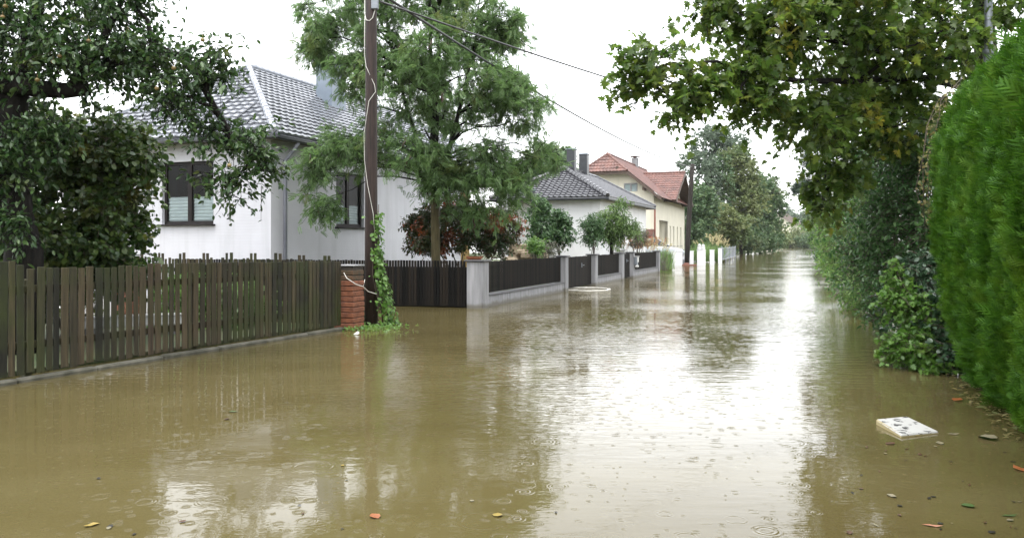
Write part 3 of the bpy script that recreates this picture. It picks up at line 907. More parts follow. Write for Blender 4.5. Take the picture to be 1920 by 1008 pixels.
def letterbox():
    p = GP[4]
    c = p - BN * .25 + BD * .06 + ZV * .78
    t = thing("letterbox", [c[0], c[1], .55], "white and grey letterbox with newspaper roll mounted on the grey pillar beside the narrow gate", "letterbox")
    mb = MB(); mb.box(c, (.27, .14, .36), BD, BN, ZV, 0, .02)
    obj("box", mb, M['galv'], t)
    l = MB(); l.box(c - BN * .085 + ZV * .05, (.25, .03, .22), BD, BN, ZV, 0, .01); l.box(c - BN * .03 + ZV * .195, (.29, .20, .03), BD, BN, ZV, 0, .008)
    obj("flap", l, M['white_plastic'], t)
    r = MB(); r.tube([c + BD * -.13 - BN * .04 - ZV * .25, c + BD * .13 - BN * .04 - ZV * .25], .06, 12)
    obj("newspaper_tube", r, M['white_plastic'], t, True)
letterbox()

# white hose floating in front of the gate
def hose():
    mb = MB()
    c = G(1098, 543); pts = []
    for i in range(34):
        a = math.radians(200 + i * 10.6)
        r = 1 + .06 * math.sin(i * 1.3)
        pts.append(c + np.array([.80 * math.cos(a) * r, 1.3 * math.sin(a) * r * .75, .018]))
    pts = [G(1061, 544) + ZV * .02 - BD * .15] + pts
    mb.tube(pts, .026, 6)
    o = obj("garden_hose", mb, M['white_cable'], None, True)
    tag(o, "white hose floating in a loop on the water in front of the garden gate", "hose")
hose()

# ================================================================== UTILITY POLES AND WIRES
POLE1 = np.array([(696 - CX) / F * 15.6, 15.6, 0])
POLE2 = G(1287, 497)
POLE3 = G(1403, 474.5)
def pole(base, h, r, label, mat, cap=False, lean=(0, 0), group="wooden utility poles along the street"):
    t = thing("utility_pole", base, label, "utility pole", group)
    mb = MB(); top = base + np.array([lean[0], lean[1], h])
    mb.tube([base + (top - base) * q + (ZV * -.6 if q == 0 else 0) for q in (0, .25, .5, .75, 1)], [r, r * .95, r * .9, r * .85, r * .8], 14)
    obj("shaft", mb, mat, t, True)
    return t, top
t1, top1 = pole(POLE1, 7.7, .132, "tall dark brown utility pole with a green vine on its foot", M['pole'])
bx = MB()
bc = P(703, 6, 15.5)
bx.box(bc, (.13, .12, .26), np.array([1, 0, 0]), np.array([0, 1, 0]), ZV, 0, .015)
obj("junction_box", bx, M['galv'], t1)
cb = MB()
def pole_pt(py, dx=0, dy=-.13):   # on the street-facing skin of the pole
    z = H - (py - HOR) / F * 15.5
    return np.array([POLE1[0] + dx, POLE1[1] + dy, z])
cb.tube([pole_pt(-30, -.115, -.06), pole_pt(25, -.115, -.06), pole_pt(38, -.08, -.11), pole_pt(40, -.01, -.13), pole_pt(34, .05, -.12), pole_pt(20, .09, -.10), P(703, 14, 15.45)], .008, 6)
cb.tube([pole_pt(30, -.115, -.06), pole_pt(100, -.125, -.04), pole_pt(125, -.08, -.11), pole_pt(160, .085, -.105), pole_pt(172, .10, -.09), pole_pt(190, -.02, -.14), pole_pt(250, -.135, -.03), pole_pt(300, -.12, -.06), pole_pt(345, -.05, -.13), pole_pt(400, .06, -.125), pole_pt(440, .09, -.11)], .0055, 6)
obj("white_cable", cb, M['white_cable'], t1, True)
fc = MB()
fc.tube([G(640, 618) * [1, 1, 0] + ZV * 1.05 + np.array([.06, -.06, 0]), P(650, 521, 14.42), P(668, 533, 14.42), P(681, 537, 14.7), P(690, 546, 15.38), P(706, 551, 15.38)], .008, 6)
fc.tube([P(684, 524, 15.4), P(681, 537, 15.2), P(684, 543, 15.4)], .007, 6)
tag(obj("loose_cable", fc, M['white_cable'], None, True), "loose white cable strung from the picket fence across the brick pillar to the pole", "cable")
t2, top2 = pole(POLE2, H + 147 / F * POLE2[1], .19, "dark utility pole standing in the water in front of the cream house", M['pole_far'], lean=(.42, 0))
t3, top3 = pole(POLE3, H + 80 / F * POLE3[1], .19, "far slim utility pole in front of the dense roadside trees", M['pole_far'])
for q_ in (-.2, .2):
    ins = MB(); ins.lathe(top2 + np.array([q_, -.05, -.35]), [(.03, 0), (.05, .05), (.035, .1), (.05, .15), (.02, .2)], 8)
    obj("insulator", ins, M['white_plastic'], t2, True)

def wire(name, a, b, sag, r, label, mat=None):
    pts = [a + (b - a) * t - ZV * sag * 4 * t * (1 - t) for t in np.linspace(0, 1, 22)]
    mb = MB(); mb.tube(pts, r, 5)
    tag(obj(name, mb, mat or M['black_cable'], None, True), label, "cable", "overhead wires")
PINE = np.array([(1600 - CX) / F * 36, 36, 0])
wire("overhead_wire", P(712, 3, 15.6), np.array([PINE[0], PINE[1], H + 190 / F * 36]), .30, .022, "thick black overhead wire from the vine-covered pole across the sky to the maple")
wire("overhead_wire", np.array([POLE1[0], 15.6, 6.6]), top2 - ZV * .2, .55, .03, "thin overhead wire from the vine-covered pole to the pole by the cream house")
wire("overhead_wire", top2 - ZV * .2, top3 - ZV * .2, 1.3, .03, "sagging overhead wire between the pole by the cream house and the far pole", M['pole_far'])

# vine on the near pole
def vine():
    t = thing("climbing_vine", POLE1 + np.array([.12, -.1, 0]), "bright green vine climbing the foot of the nearest utility pole", "climbing plant")
    st = MB()
    for k in range(4):
        pts = []
        for i in range(9):
            z = -.05 + i * (2.1 + .1 * k) / 8
            a = -.9 + .4 * k + .35 * math.sin(i * 1.1 + k)
            rr = .145 + max(0, (0.9 - z)) * .10
            pts.append(POLE1 + np.array([rr * math.cos(a), rr * math.sin(a), z]))
        st.tube(pts, .008, 5)
    obj("stems", st, M['stem'], t, True)
    n = 1050
    z = RNG.random(n) ** 1.25 * 2.2
    a = RNG.normal(-.25, .50, n)
    r = .15 + RNG.random(n) * (.10 + .16 * np.clip(1.1 - z, 0, 1.1) / 1.1)
    off = np.where(z < 1.2, .13 * (1.2 - z), 0)
    thin = RNG.random(n) < np.where(z > 1.5, .55, 1)
    pos = np.stack([POLE1[0] + r * np.cos(a) + off, POLE1[1] + r * np.sin(a), z + .01], 1)[thin]
    n = len(pos)
    out = pos - POLE1; out[:, 2] = 0
    d = unit(unit(out) * .4 + rand_dirs(n) * .6 + [0, 0, -.8])
    leaves_obj("foliage", LEAF_ROUND, pos, d, unit(unit(out) + rand_dirs(n) * .5 + [0, 0, .5]), RNG.uniform(.03, .095, n), M['fresh_leaf'], t)
vine()
def weeds():
    c = G(700, 617)
    t = thing("floating_weeds", c, "clump of green weeds floating at the foot of the vine-covered pole", "weeds")
    n = 380
    pos = c + np.stack([RNG.normal(0, .30, n), RNG.normal(-.02, .22, n), np.abs(RNG.normal(0, .035, n)) + .006], 1)
    leaves_obj("foliage", LEAF_OVAL, pos, unit(rand_dirs(n) + [0, 0, .1]), unit(rand_dirs(n) * .5 + [0, 0, 1]), RNG.uniform(.03, .09, n), M['privet_leaf'], t)
    n = 120
    pos = G(682, 608) + np.stack([RNG.normal(0, .07, n), RNG.normal(0, .07, n), np.abs(RNG.normal(.06, .08, n))], 1)
    leaves_obj("upright_sprigs", LEAF_LANCE, pos, unit(rand_dirs(n) * .6 + [0, 0, .8]), rand_dirs(n), RNG.uniform(.05, .12, n), M['ivy_leaf'], t)
weeds()
def wrapper():
    c = G(668, 627)
    mb = MB()
    mb.add([c + np.array(q) for q in ((-.05, 0, .008), (.04, -.03, .008), (.05, .04, .03), (.02, .03, .06), (-.02, .04, .02))], [(0, 1, 3), (1, 2, 3), (0, 3, 4), (3, 2, 4), (0, 4, 2, 1)])
    tag(obj("litter", mb, M['white_plastic']), "crumpled white scrap of litter in the water below the brick pillar", "litter")
wrapper()

# ================================================================== BUILDING HELPERS
def wall_open(mb, a, b, z0, z1, ops, inward, dep=.16, mi=0):
    """wall from a to b (ground points), openings (s0, s1, z0, z1) with reveals going inward"""
    d = b - a; L = np.linalg.norm(d); d = d / L
    xs = sorted({0, L, *[o[0] for o in ops], *[o[1] for o in ops]})
    zs = sorted({z0, z1, *[o[2] for o in ops], *[o[3] for o in ops]})
    q = lambda s, z, k=0.0: a + d * s + ZV * z + inward * k
    for i in range(len(xs) - 1):
        for j in range(len(zs) - 1):
            xm, zm = (xs[i] + xs[i + 1]) / 2, (zs[j] + zs[j + 1]) / 2
            if any(o[0] < xm < o[1] and o[2] < zm < o[3] for o in ops): continue
            mb.quad(q(xs[i], zs[j]), q(xs[i + 1], zs[j]), q(xs[i + 1], zs[j + 1]), q(xs[i], zs[j + 1]), mi)
    for o in ops:
        s0, s1, c0, c1 = o
        mb.quad(q(s0, c0), q(s0, c0, dep), q(s0, c1, dep), q(s0, c1), mi)
        mb.quad(q(s1, c0, dep), q(s1, c0), q(s1, c1), q(s1, c1, dep), mi)
        mb.quad(q(s0, c1), q(s0, c1, dep), q(s1, c1, dep), q(s1, c1), mi)
        mb.quad(q(s0, c0, dep), q(s0, c0), q(s1, c0), q(s1, c0, dep), mi)

def window(root, a, d, inward, s0, s1, z0, z1, dep=.13, leaves=2, fmat=None, blind=0.0, sill=True, name="window", fw=.095):
    """frame with casements, panes, room behind, optional pleated blind and sill"""
    fmat = fmat or M['frame']
    q = lambda s, z, k=0.0: a + d * s + ZV * z + inward * k
    fr = MB(); W = s1 - s0; Hh = z1 - z0
    def bar(sa, sb, za, zb, th=.06):
        fr.box(q((sa + sb) / 2, (za + zb) / 2, dep), (sb - sa, th, zb - za), d, inward, ZV, 0, .006)
    bar(s0, s1, z0 + .001, z0 + fw); bar(s0, s1, z1 - fw, z1 - .001)
    bar(s0 + .001, s0 + fw, z0 + fw, z1 - fw); bar(s1 - fw, s1 - .001, z0 + fw, z1 - fw)
    for i in range(1, leaves):
        m = s0 + W * i / leaves; bar(m - fw * .8, m + fw * .8, z0 + fw, z1 - fw, .07)
    f = obj(name, fr, fmat, root)
    for i in range(leaves):
        x0 = s0 + W * i / leaves + fw * .7; x1 = s0 + W * (i + 1) / leaves - fw * .7
        g = MB(); g.quad(q(x0, z0 + fw * .6, dep), q(x1, z0 + fw * .6, dep), q(x1, z1 - fw * .6, dep), q(x0, z1 - fw * .6, dep))
        obj("pane", g, M['glass'], f)
        if blind:
            b = MB(); n = 14; zz = [z0 + fw + (Hh - 2 * fw) * blind * k / n for k in range(n + 1)]
            for k in range(n):
                ka, kb = (.05, .075) if k % 2 else (.075, .05)
                b.quad(q(x0 + .02, zz[k], dep + ka), q(x1 - .02, zz[k], dep + ka), q(x1 - .02, zz[k + 1], dep + kb), q(x0 + .02, zz[k + 1], dep + kb))
            b.box(q((x0 + x1) / 2, zz[-1] + .012, dep + .06), (x1 - x0 - .04, .03, .022), d, inward)
            obj("blind", b, M['blind'], f)
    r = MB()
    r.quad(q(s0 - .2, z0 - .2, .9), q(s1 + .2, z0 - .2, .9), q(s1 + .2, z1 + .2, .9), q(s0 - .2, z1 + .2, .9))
    obj("room_shade", r, M['room_shade'], f)  # flat near-black sheet, its colour stands in for the darkness indoors
    if sill:
        sl = MB(); sl.box(q((s0 + s1) / 2, z0 - .025, .02), (W + .14, .30, .045), d, inward, ZV, 0, .008)
        obj("sill", sl, M['frame'] if fmat is M['frame'] else M['concrete'], f)
    return f

def tiled(mb, e0, e1, r0, r1, rows, tw, amp, step, up, seg=6, mi=0):
    """one roof slope of overlapping tile courses: eave e0-e1, ridge r0-r1"""
    e0, e1, r0, r1 = [np.array(q, float) for q in (e0, e1, r0, r1)]
    x = (e1 - e0) / np.linalg.norm(e1 - e0)
    L = np.linalg.norm(e1 - e0)
    xr0, xr1 = (r0 - e0).dot(x), (r1 - e0).dot(x)
    v = r0 - e0 - x * xr0
    nrm = np.cross(x, v); nrm /= np.linalg.norm(nrm)
    if nrm.dot(up) < 0: nrm = -nrm
    g = np.arange(min(0, xr0) - tw, max(L, xr1) + tw, tw / seg)
    prof = amp * (0.5 + 0.5 * np.cos(2 * np.pi * g / tw)) ** 1.5
    for r in range(rows):
        ta, tb = r / rows, (r + 1) / rows
        la, ra = xr0 * ta, L + (xr1 - L) * ta
        lb, rb = xr0 * tb, L + (xr1 - L) * tb
        lo, hi = min(la, lb), max(ra, rb)
        idx = np.where((g > lo - tw / seg) & (g < hi + tw / seg))[0]
        if len(idx) < 2: continue
        ga, gb = np.clip(g[idx], la, ra), np.clip(g[idx], lb, rb)
        p = prof[idx]
        jit = random.uniform(-.002, .002)
        A = e0 + x * ga[:, None] + v * ta + nrm * (p + step + jit)[:, None]
        B = e0 + x * gb[:, None] + v * (tb + .02 / rows) + nrm * (p + .004)[:, None]
        C = e0 + x * ga[:, None] + v * ta + nrm * np.full(len(p), -.012)[:, None]
        k = len(idx); b = len(mb.v)
        mb.v.extend([tuple(q) for q in A]); mb.v.extend([tuple(q) for q in B]); mb.v.extend([tuple(q) for q in C])
        for i in range(k - 1):
            mb.f.append((b + i, b + i + 1, b + k + i + 1, b + k + i)); mb.m.append(mi)
            mb.f.append((b + 2 * k + i, b + 2 * k + i + 1, b + i + 1, b + i)); mb.m.append(mi)

def ridge_caps(mb, a, b, r, mi=0, pitch=.33):
    a, b = np.array(a, float), np.array(b, float)
    L = np.linalg.norm(b - a); k = max(1, int(L / pitch)); d = (b - a) / L
    for i in range(k):
        p, q = a + d * (L * i / k), a + d * (L * (i + 1) / k + .03)
        mb.tube([p, q], [r * 1.08, r * .92], 8, True, mi)

def hip_roof(root, Ec, du, dn, Lu, Ln, ze, zr, tile, hipm, tw, rows, amp=.03, step=.03, gutter=None, soffit_in=.6, cap_r=.10):
    """hipped roof on the rectangle Ec + [0,Lu] du + [0,Ln] dn"""
    c = [Ec + ZV * ze, Ec + du * Lu + ZV * ze, Ec + du * Lu + dn * Ln + ZV * ze, Ec + dn * Ln + ZV * ze]
    s = min(Ln, Lu) / 2
    if Lu >= Ln:
        ra, rb = Ec + du * s + dn * s + ZV * zr, Ec + du * (Lu - s) + dn * s + ZV * zr
        slopes = [(c[0], c[1], ra, rb), (c[2], c[3], rb, ra), (c[3], c[0], ra, ra), (c[1], c[2], rb, rb)]
    mb = MB()
    for sl in slopes: tiled(mb, *sl, rows, tw, amp, step, ZV)
    rf = obj("roof", mb, tile, root)
    hp = MB()
    for a, b in ((c[0], ra), (c[3], ra), (c[1], rb), (c[2], rb), (ra, rb)):
        ridge_caps(hp, a + ZV * .05, b + ZV * .05, cap_r)
    obj("hip_tiles", hp, hipm, rf)
    gt = MB()
    for i in range(4):
        a, b = c[i], c[(i + 1) % 4]
        gt.seg_box(a - ZV * .09, b - ZV * .09, .13, .13, 0, .03)
    obj("gutter", gt, gutter or M['anthracite'], rf)
    so = MB()
    so.quad(*[q - ZV * .10 for q in (c[3], c[2], c[1], c[0])])
    obj("soffit", so, M['soffit'], rf)
    return ra, rb, rf

# ================================================================== HOUSE 1: white bungalow
def white_bungalow():
    W0 = np.array([(508 - CX) / F * 22.5, 22.5, 0])
    LN, LU = 8.0, 19.0
    t = thing("white_bungalow", W0, "white painted brick bungalow with a grey hipped tile roof behind the feathery tree", "house")
    ze, zr = 4.62, 7.7
    a, b = W0 + N * LN, W0                     # left wall facing the camera
    wl_ = [(LN - 3.94, LN - 2.02, 2.15, 4.0)]
    mb = MB()
    wall_open(mb, a, b, -.6, ze - .02, wl_, U)
    w2 = [(3.3, 5.0, 2.12, 3.9)]
    c = W0 + U * 13.0
    wall_open(mb, b, c, -.6, ze - .02, w2, N)
    mb.quad(W0 + U * LU + N * LN - ZV * .6, a - ZV * .6, a + ZV * (ze - .02), W0 + U * LU + N * LN + ZV * (ze - .02))
    mb.quad(c - ZV * .6, c + N * 2.2 - ZV * .6, c + N * 2.2 + ZV * (ze - .02), c + ZV * (ze - .02))
    obj("wall", mb, M['white_wall'], t)
    y = MB()
    d0 = c + N * 2.2; d1 = W0 + U * LU + N * 2.2
    wall_open(y, d0, d1, -.6, ze - .02, [(1.5, 2.5, .6, 2.9), (3.6, 5.0, 1.6, 3.2)], N)
    y.quad(d1 - ZV * .6, W0 + U * LU + N * LN - ZV * .6, W0 + U * LU + N * LN + ZV * (ze - .02), d1 + ZV * (ze - .02))
    obj("ochre_porch_wall", y, M['ochre_wall'], t, label="recessed ochre yellow wall behind the porch")
    pc = MB(); pc.box(W0 + U * (LU - .25) + N * .2 + ZV * (ze / 2 - .3), (.32, .32, ze + .56))
    obj("porch_column", pc, M['white_plain'], t)
    window(t, a, -N, U, *wl_[0], blind=.42)
    window(t, b, U, N, *w2[0], blind=.38)
    window(t, d0, U, N, 1.5, 2.5, .6, 2.9, leaves=1, name="door", sill=False, fmat=M['brown_wood'])
    window(t, d0, U, N, 3.6, 5.0, 1.6, 3.2)
    Ec = W0 - N * .55 - U * .55
    ra, rb, rf = hip_roof(t, Ec, U, N, LU + 1.1, LN + 1.1, ze, zr, M['grey_tile'], M['hip_tile'], .30, 19, .028, .055)
    for i, (s, up) in enumerate(((2.2, .5), (3.6, .62), (5.0, .55))):
        pass
    dp = MB(); q = W0 + U * .55 - N * .08
    dp.tube([q - N * .45 + ZV * (ze - .15), q - N * .3 + ZV * (ze - .35), q + ZV * (ze - .65), q - ZV * .3], .055, 8)
    obj("downpipe", dp, M['downpipe'], t, True)
    ch = MB(); cc = ra + U * 3.1 - N * 1.3; ch.box(np.array([cc[0], cc[1], 7.3]), (.95, .7, 2.3), bev=.01)
    chm = obj("chimney", ch, M['clad'], t)
    cp = MB(); cp.box(np.array([cc[0], cc[1], 8.48]), (1.1, .85, .06), bev=.01)
    obj("chimney_cap", cp, M['anthracite'], chm)
    # snow guard rods down the slopes
    sg = MB()
    nf = np.cross(U, (ra - Ec)); 
    for s in (1.9, 3.2, 4.5, 5.8):
        b0 = Ec + N * s * 1.0 + ZV * ze
        k = min(s, LN + 1.1 - s) / ((LN + 1.1) / 2)
        mid = Ec + N * ((LN + 1.1) / 2) + U * ((LN + 1.1) / 2) + ZV * zr
        v = (ra - (Ec + N * ((LN + 1.1) / 2) + ZV * ze))
        sg.tube([b0 + v * .10 + ZV * .09, b0 + v * k * .82 + ZV * .09], .02, 5)
    obj("lightning_rods", sg, M['anthracite'], rf)
white_bungalow()

# ================================================================== HOUSE 2: white house, black hip roof
def black_roof_house():
    E0 = np.array([4.8, 40.0, 0]); ze = 3.93; zr = 5.72
    LU, LN = 13.0, 6.4
    t = thing("garden_house", E0, "white house with a black tiled hipped roof and two dark chimneys behind the black fence", "house")
    w0 = E0 + U * .5 + N * .5
    mb = MB()
    a, b, c, d = w0 + N * (LN - 1), w0, w0 + U * (LU - 1), w0 + U * (LU - 1) + N * (LN - 1)
    wall_open(mb, a, b, -.6, ze - .02, [(1.6, 2.8, 1.2, 2.5)], U)
    wall_open(mb, b, c, -.6, ze - .02, [(4, 5.5, 1.2, 2.6)], N)
    mb.quad(c - ZV * .6, d - ZV * .6, d + ZV * ze, c + ZV * ze); mb.quad(d - ZV * .6, a - ZV * .6, a + ZV * ze, d + ZV * ze)
    obj("wall", mb, M['white_plain'], t)
    window(t, a, -N, U, 1.6, 2.8, 1.2, 2.5, fmat=M['white_frame'])
    window(t, b, U, N, 4, 5.5, 1.2, 2.6, fmat=M['white_frame'])
    ra, rb, rf = hip_roof(t, E0, U, N, LU, LN, ze, zr, M['black_tile'], M['black_tile'], .30, 14, .04, .035, cap_r=.12)
    for px, w, ytop, Y in ((1072, .46, 281, 46.3), (1095, .50, 290, 47.5)):
        k = line_at(ra * [1, 1, 0], U, px)
        zt = H + (HOR - ytop) / F * k[1]
        ch = MB(); ch.box(np.array([k[0], k[1], (zr - .5 + zt) / 2]), (w, w, zt - zr + .5), bev=.01)
        o = obj("chimney", ch, M['anthracite'], t)
        cp = MB(); cp.box(np.array([k[0], k[1], zt + .03]), (w + .08, w + .08, .05), bev=.01)
        obj("chimney_cap", cp, M['clad'], o)
    dm = MB()
    q = E0 + N * 4.6 + U * 1.1 + ZV * (ze + .45)
    dm.box(q, (.9, 1.1, .08), U, N, ZV + U * .1, bev=.01)
    obj("roof_light", dm, M['clad'], rf)
black_roof_house()

# ================================================================== HOUSE 3: cream house, red roofs
def cream_house():
    W0 = np.array([(1226 - CX) / F * 68, 68, 0])
    t = thing("cream_house", W0, "cream rendered house with red clay tile roofs and a street gable, behind the white car", "house")
    Wd, LU = 8.4, 17.5
    ze, zr, zh = 5.42, 9.4, 7.75          # eave, ridge, foot of the half hip
    half = Wd / 2
    slope = (zr - ze) / (half + .75)
    zw = ze + slope * .75                 # wall top under the slope
    mb = MB()
    a, b = W0 + N * Wd, W0
    go = [(Wd - 2.6, Wd - 1.4, 5.3, 6.75)]
    # gable wall: rectangle plus trapezoid up to the half hip
    wall_open(mb, a, b, -.5, zw, [], U)
    hh = (zr - zh) / slope
    zt = zh - .05
    k0, k1 = half - hh + .0, half + hh
    x0, x1 = go[0][0], go[0][1]
    q = lambda s, z, k=0.0: a - N * s + ZV * z + U * k
    zs = lambda s: min(zt, zw + slope * min(s, Wd - s))
    cuts = sorted({0, k0, half, x0, x1, k1, Wd})
    for i in range(len(cuts) - 1):
        s0, s1 = cuts[i], cuts[i + 1]
        if s0 >= x0 - 1e-6 and s1 <= x1 + 1e-6:
            mb.quad(q(s0, zw), q(s1, zw), q(s1, go[0][2]), q(s0, go[0][2])) if go[0][2] > zw else None
            mb.quad(q(s0, go[0][3]), q(s1, go[0][3]), q(s1, max(zs(s1), go[0][3])), q(s0, max(zs(s0), go[0][3])))
        else:
            mb.quad(q(s0, zw), q(s1, zw), q(s1, zs(s1)), q(s0, zs(s0)))
    # street wall
    c = W0 + U * LU
    ops = [(2.6, 7.0, .2, 3.6), (8.2, 8.9, 1.3, 3.2), (10.0, 10.9, 1.3, 3.2), (12.4, 13.1, 1.3, 3.2), (14.6, 15.4, 1.3, 3.2)]
    wall_open(mb, b, c, -.5, zw - .25, ops, N, .3)
    mb.quad(c - ZV * .5, c + N * Wd - ZV * .5, c + N * Wd + ZV * zw, c + ZV * zw)
    mb.quad(c + N * Wd - ZV * .5, a - ZV * .5, a + ZV * zw, c + N * Wd + ZV * zw)
    # street gable wall (cross gable), standing flush with the street wall
    g0, g1, gr, zg = 5.0, 15.4, 10.2, 8.4
    fo = -N * .05
    mb.poly([W0 + U * g0 + fo + ZV * (zw - .25), W0 + U * g1 + fo + ZV * (zw - .25), W0 + U * gr + fo + ZV * (zg - .12)])
    obj("wall", mb, M['yellow_wall'], t)
    window(t, a, -N, U, *go[0], dep=.04, leaves=2, fmat=M['shutter'], blind=.96, sill=False)
    # porch recess with door
    pr = MB(); p0 = W0 + N * 1.2
    wall_open(pr, p0 + U * 2.6, p0 + U * 7.0, .2, 3.6, [(.4, 2.2, .3, 3.2)], N)
    pr.quad(W0 + U * 2.6 + ZV * .2, p0 + U * 2.6 + ZV * .2, p0 + U * 2.6 + ZV * 3.6, W0 + U * 2.6 + ZV * 3.6)
    pr.quad(p0 + U * 7.0 + ZV * .2, W0 + U * 7.0 + ZV * .2, W0 + U * 7.0 + ZV * 3.6, p0 + U * 7.0 + ZV * 3.6)
    pr.quad(W0 + U * 2.6 + ZV * 3.6, p0 + U * 2.6 + ZV * 3.6, p0 + U * 7.0 + ZV * 3.6, W0 + U * 7.0 + ZV * 3.6)
    obj("porch_recess", pr, M['ochre_wall'] if False else M['yellow_wall'], t)
    window(t, p0 + U * 2.6, U, N, .4, 2.2, .3, 3.2, leaves=2, fmat=M['white_frame'], sill=False, name="door", fw=.12)
    for o in ops[1:]:
        window(t, b, U, N, *o, dep=.2, leaves=1, fmat=M['white_frame'])
    # main roof
    ov, og = .75, .9
    A0 = W0 - N * ov - U * og; A1 = W0 - N * ov + U * (LU + og)
    B0 = W0 + N * (Wd + ov) - U * og; B1 = W0 + N * (Wd + ov) + U * (LU + og)
    R0 = W0 + N * half - U * (og - .0); R1 = W0 + N * half + U * (LU + og)
    hipback = hh * .75
    rf = MB()
    kf = (zh - ze) / (zr - ze)
    # street slope: lower part full length, upper part shortened by the half hip
    def slope_parts(E0, E1):
        M0 = E0 + (R0 - E0) * kf; M1 = E1 + (R1 - E1) * kf
        tiled(rf, E0 + ZV * ze, E1 + ZV * ze, M0 + ZV * zh, M1 + ZV * zh, 9, .3, .035, .035, ZV)
        tiled(rf, M0 + ZV * zh, M1 + ZV * zh, R0 + U * hipback + ZV * zr, R1 + ZV * zr, 6, .3, .035, .035, ZV)
        return M0, M1
    m0, m1 = slope_parts(A0, A1)
    n0, n1 = slope_parts(B0, B1)
    tiled(rf, n0 - U * .1 + ZV * (zh - .03), m0 - U * .1 + ZV * (zh - .03), R0 + U * hipback + ZV * zr, R0 + U * hipback + ZV * zr, 6, .3, .04, .045, ZV)
    main = obj("roof", rf, M['red_tile'], t)
    hp = MB()
    ridge_caps(hp, R0 + U * hipback + ZV * (zr + .04), R1 + ZV * (zr + .04), .13)
    for m in (m0, n0): ridge_caps(hp, m + ZV * (zh + .04), R0 + U * hipback + ZV * (zr + .04), .11)
    obj("hip_tiles", hp, M['red_tile'], main)
    # brown boards below the verge and eaves
    vb = MB()
    for E, m in ((A0, m0), (B0, n0)):
        vb.seg_box(E + ZV * (ze - .13), m + ZV * (zh - .13), .06, .22)
    vb.seg_box(m0 + ZV * (zh - .16), n0 + ZV * (zh - .16), .06, .22)
    dn = .16
    vb.quad(A0 + ZV * (ze - dn), A0 + U * og + ZV * (ze - dn), m0 + U * og + ZV * (zh - dn), m0 + ZV * (zh - dn))
    vb.quad(B0 + ZV * (ze - dn), n0 + ZV * (zh - dn), n0 + U * og + ZV * (zh - dn), B0 + U * og + ZV * (ze - dn))
    vb.quad(m0 + ZV * (zh - dn), m0 + U * og + ZV * (zh - dn), n0 + U * og + ZV * (zh - dn), n0 + ZV * (zh - dn))
    vb.quad(A0 + ZV * (ze - dn), A1 + ZV * (ze - dn), A1 + N * ov + ZV * (ze - dn + .3), A0 + N * ov + ZV * (ze - dn + .3))
    obj("eaves_boards", vb, M['brown_wood'], main)
    for q_ in (.75, 3.0):
        pu = MB(); zz = zw + slope * q_ - .42
        pu.box(W0 + N * q_ - U * .42 + ZV * zz, (.86, .2, .28))
        obj("purlin_end", pu, M['brown_wood'], main)
    # cross gable roof towards the street
    fr = -N * 1.15
    gk = (zg - ze) / ((g1 - g0) / 2 + .3)
    X0 = W0 + U * (g0 - .3); X1 = W0 + U * (g1 + .3); XR = W0 + U * gr
    inn = N * ((zg - ze) / slope - ov)            # where the ridge meets the main slope
    cg = MB()
    tiled(cg, X0 + fr + ZV * (ze + .05), X0 - N * ov + ZV * (ze + .05), XR + fr + ZV * zg, XR + inn + ZV * zg, 12, .3, .035, .04, ZV)
    tiled(cg, X1 - N * ov + ZV * (ze + .05), X1 + fr + ZV * (ze + .05), XR + inn + ZV * zg, XR + fr + ZV * zg, 12, .3, .035, .04, ZV)
    co = obj("gable_roof", cg, M['red_tile'], t)
    r2 = MB(); ridge_caps(r2, XR + fr + ZV * (zg + .04), XR + inn + ZV * (zg + .04), .12)
    obj("ridge_tiles", r2, M['red_tile'], co)
    v2 = MB()
    for X in (X0, X1):
        v2.seg_box(X + fr + ZV * (ze - .09), XR + fr + ZV * (zg - .14), .06, .24)
        v2.quad(X + fr + ZV * (ze - .1), XR + fr + ZV * (zg - .15), XR + ZV * (zg - .15), X + ZV * (ze - .1))
    obj("gable_boards", v2, M['brown_wood'], co)
    ch = MB(); cc = R0 + U * 13.2; ch.box(np.array([cc[0], cc[1], 9.35]), (.6, .6, 1.7), bev=.01)
    o = obj("chimney", ch, M['concrete'], t)
    cp = MB(); cp.box(np.array([cc[0], cc[1], 10.36]), (.95, .95, .07)); cp.box(np.array([cc[0], cc[1], 10.26]), (.3, .3, .13))
    obj("chimney_cap", cp, M['red_tile'], o)
    # red lean-to beside the downpipe
    lt = MB(); q0 = W0 + N * 1.0 - U * .1
    tiled(lt, W0 - U * 1.2 - N * .1 + ZV * 2.2, W0 - U * 1.2 + N * 1.8 + ZV * 2.2, W0 - N * .1 + ZV * 2.75, W0 + N * 1.8 + ZV * 2.75, 4, .3, .03, .03, ZV)
    obj("lean_to_roof", lt, M['red_tile'], t)
    lw = MB(); lw.box(W0 - U * .6 + N * .85 + ZV * 1.0, (1.0, 1.6, 2.36))
    obj("lean_to_wall", lw, M['terra'], t)
    dp = MB(); p = W0 - U * .06 - N * .10
    dp.tube([p + ZV * 4.9, p + ZV * 4.5, p - ZV * .3], .07, 8)
    obj("downpipe", dp, M['red_pipe'], t, True)
cream_house()

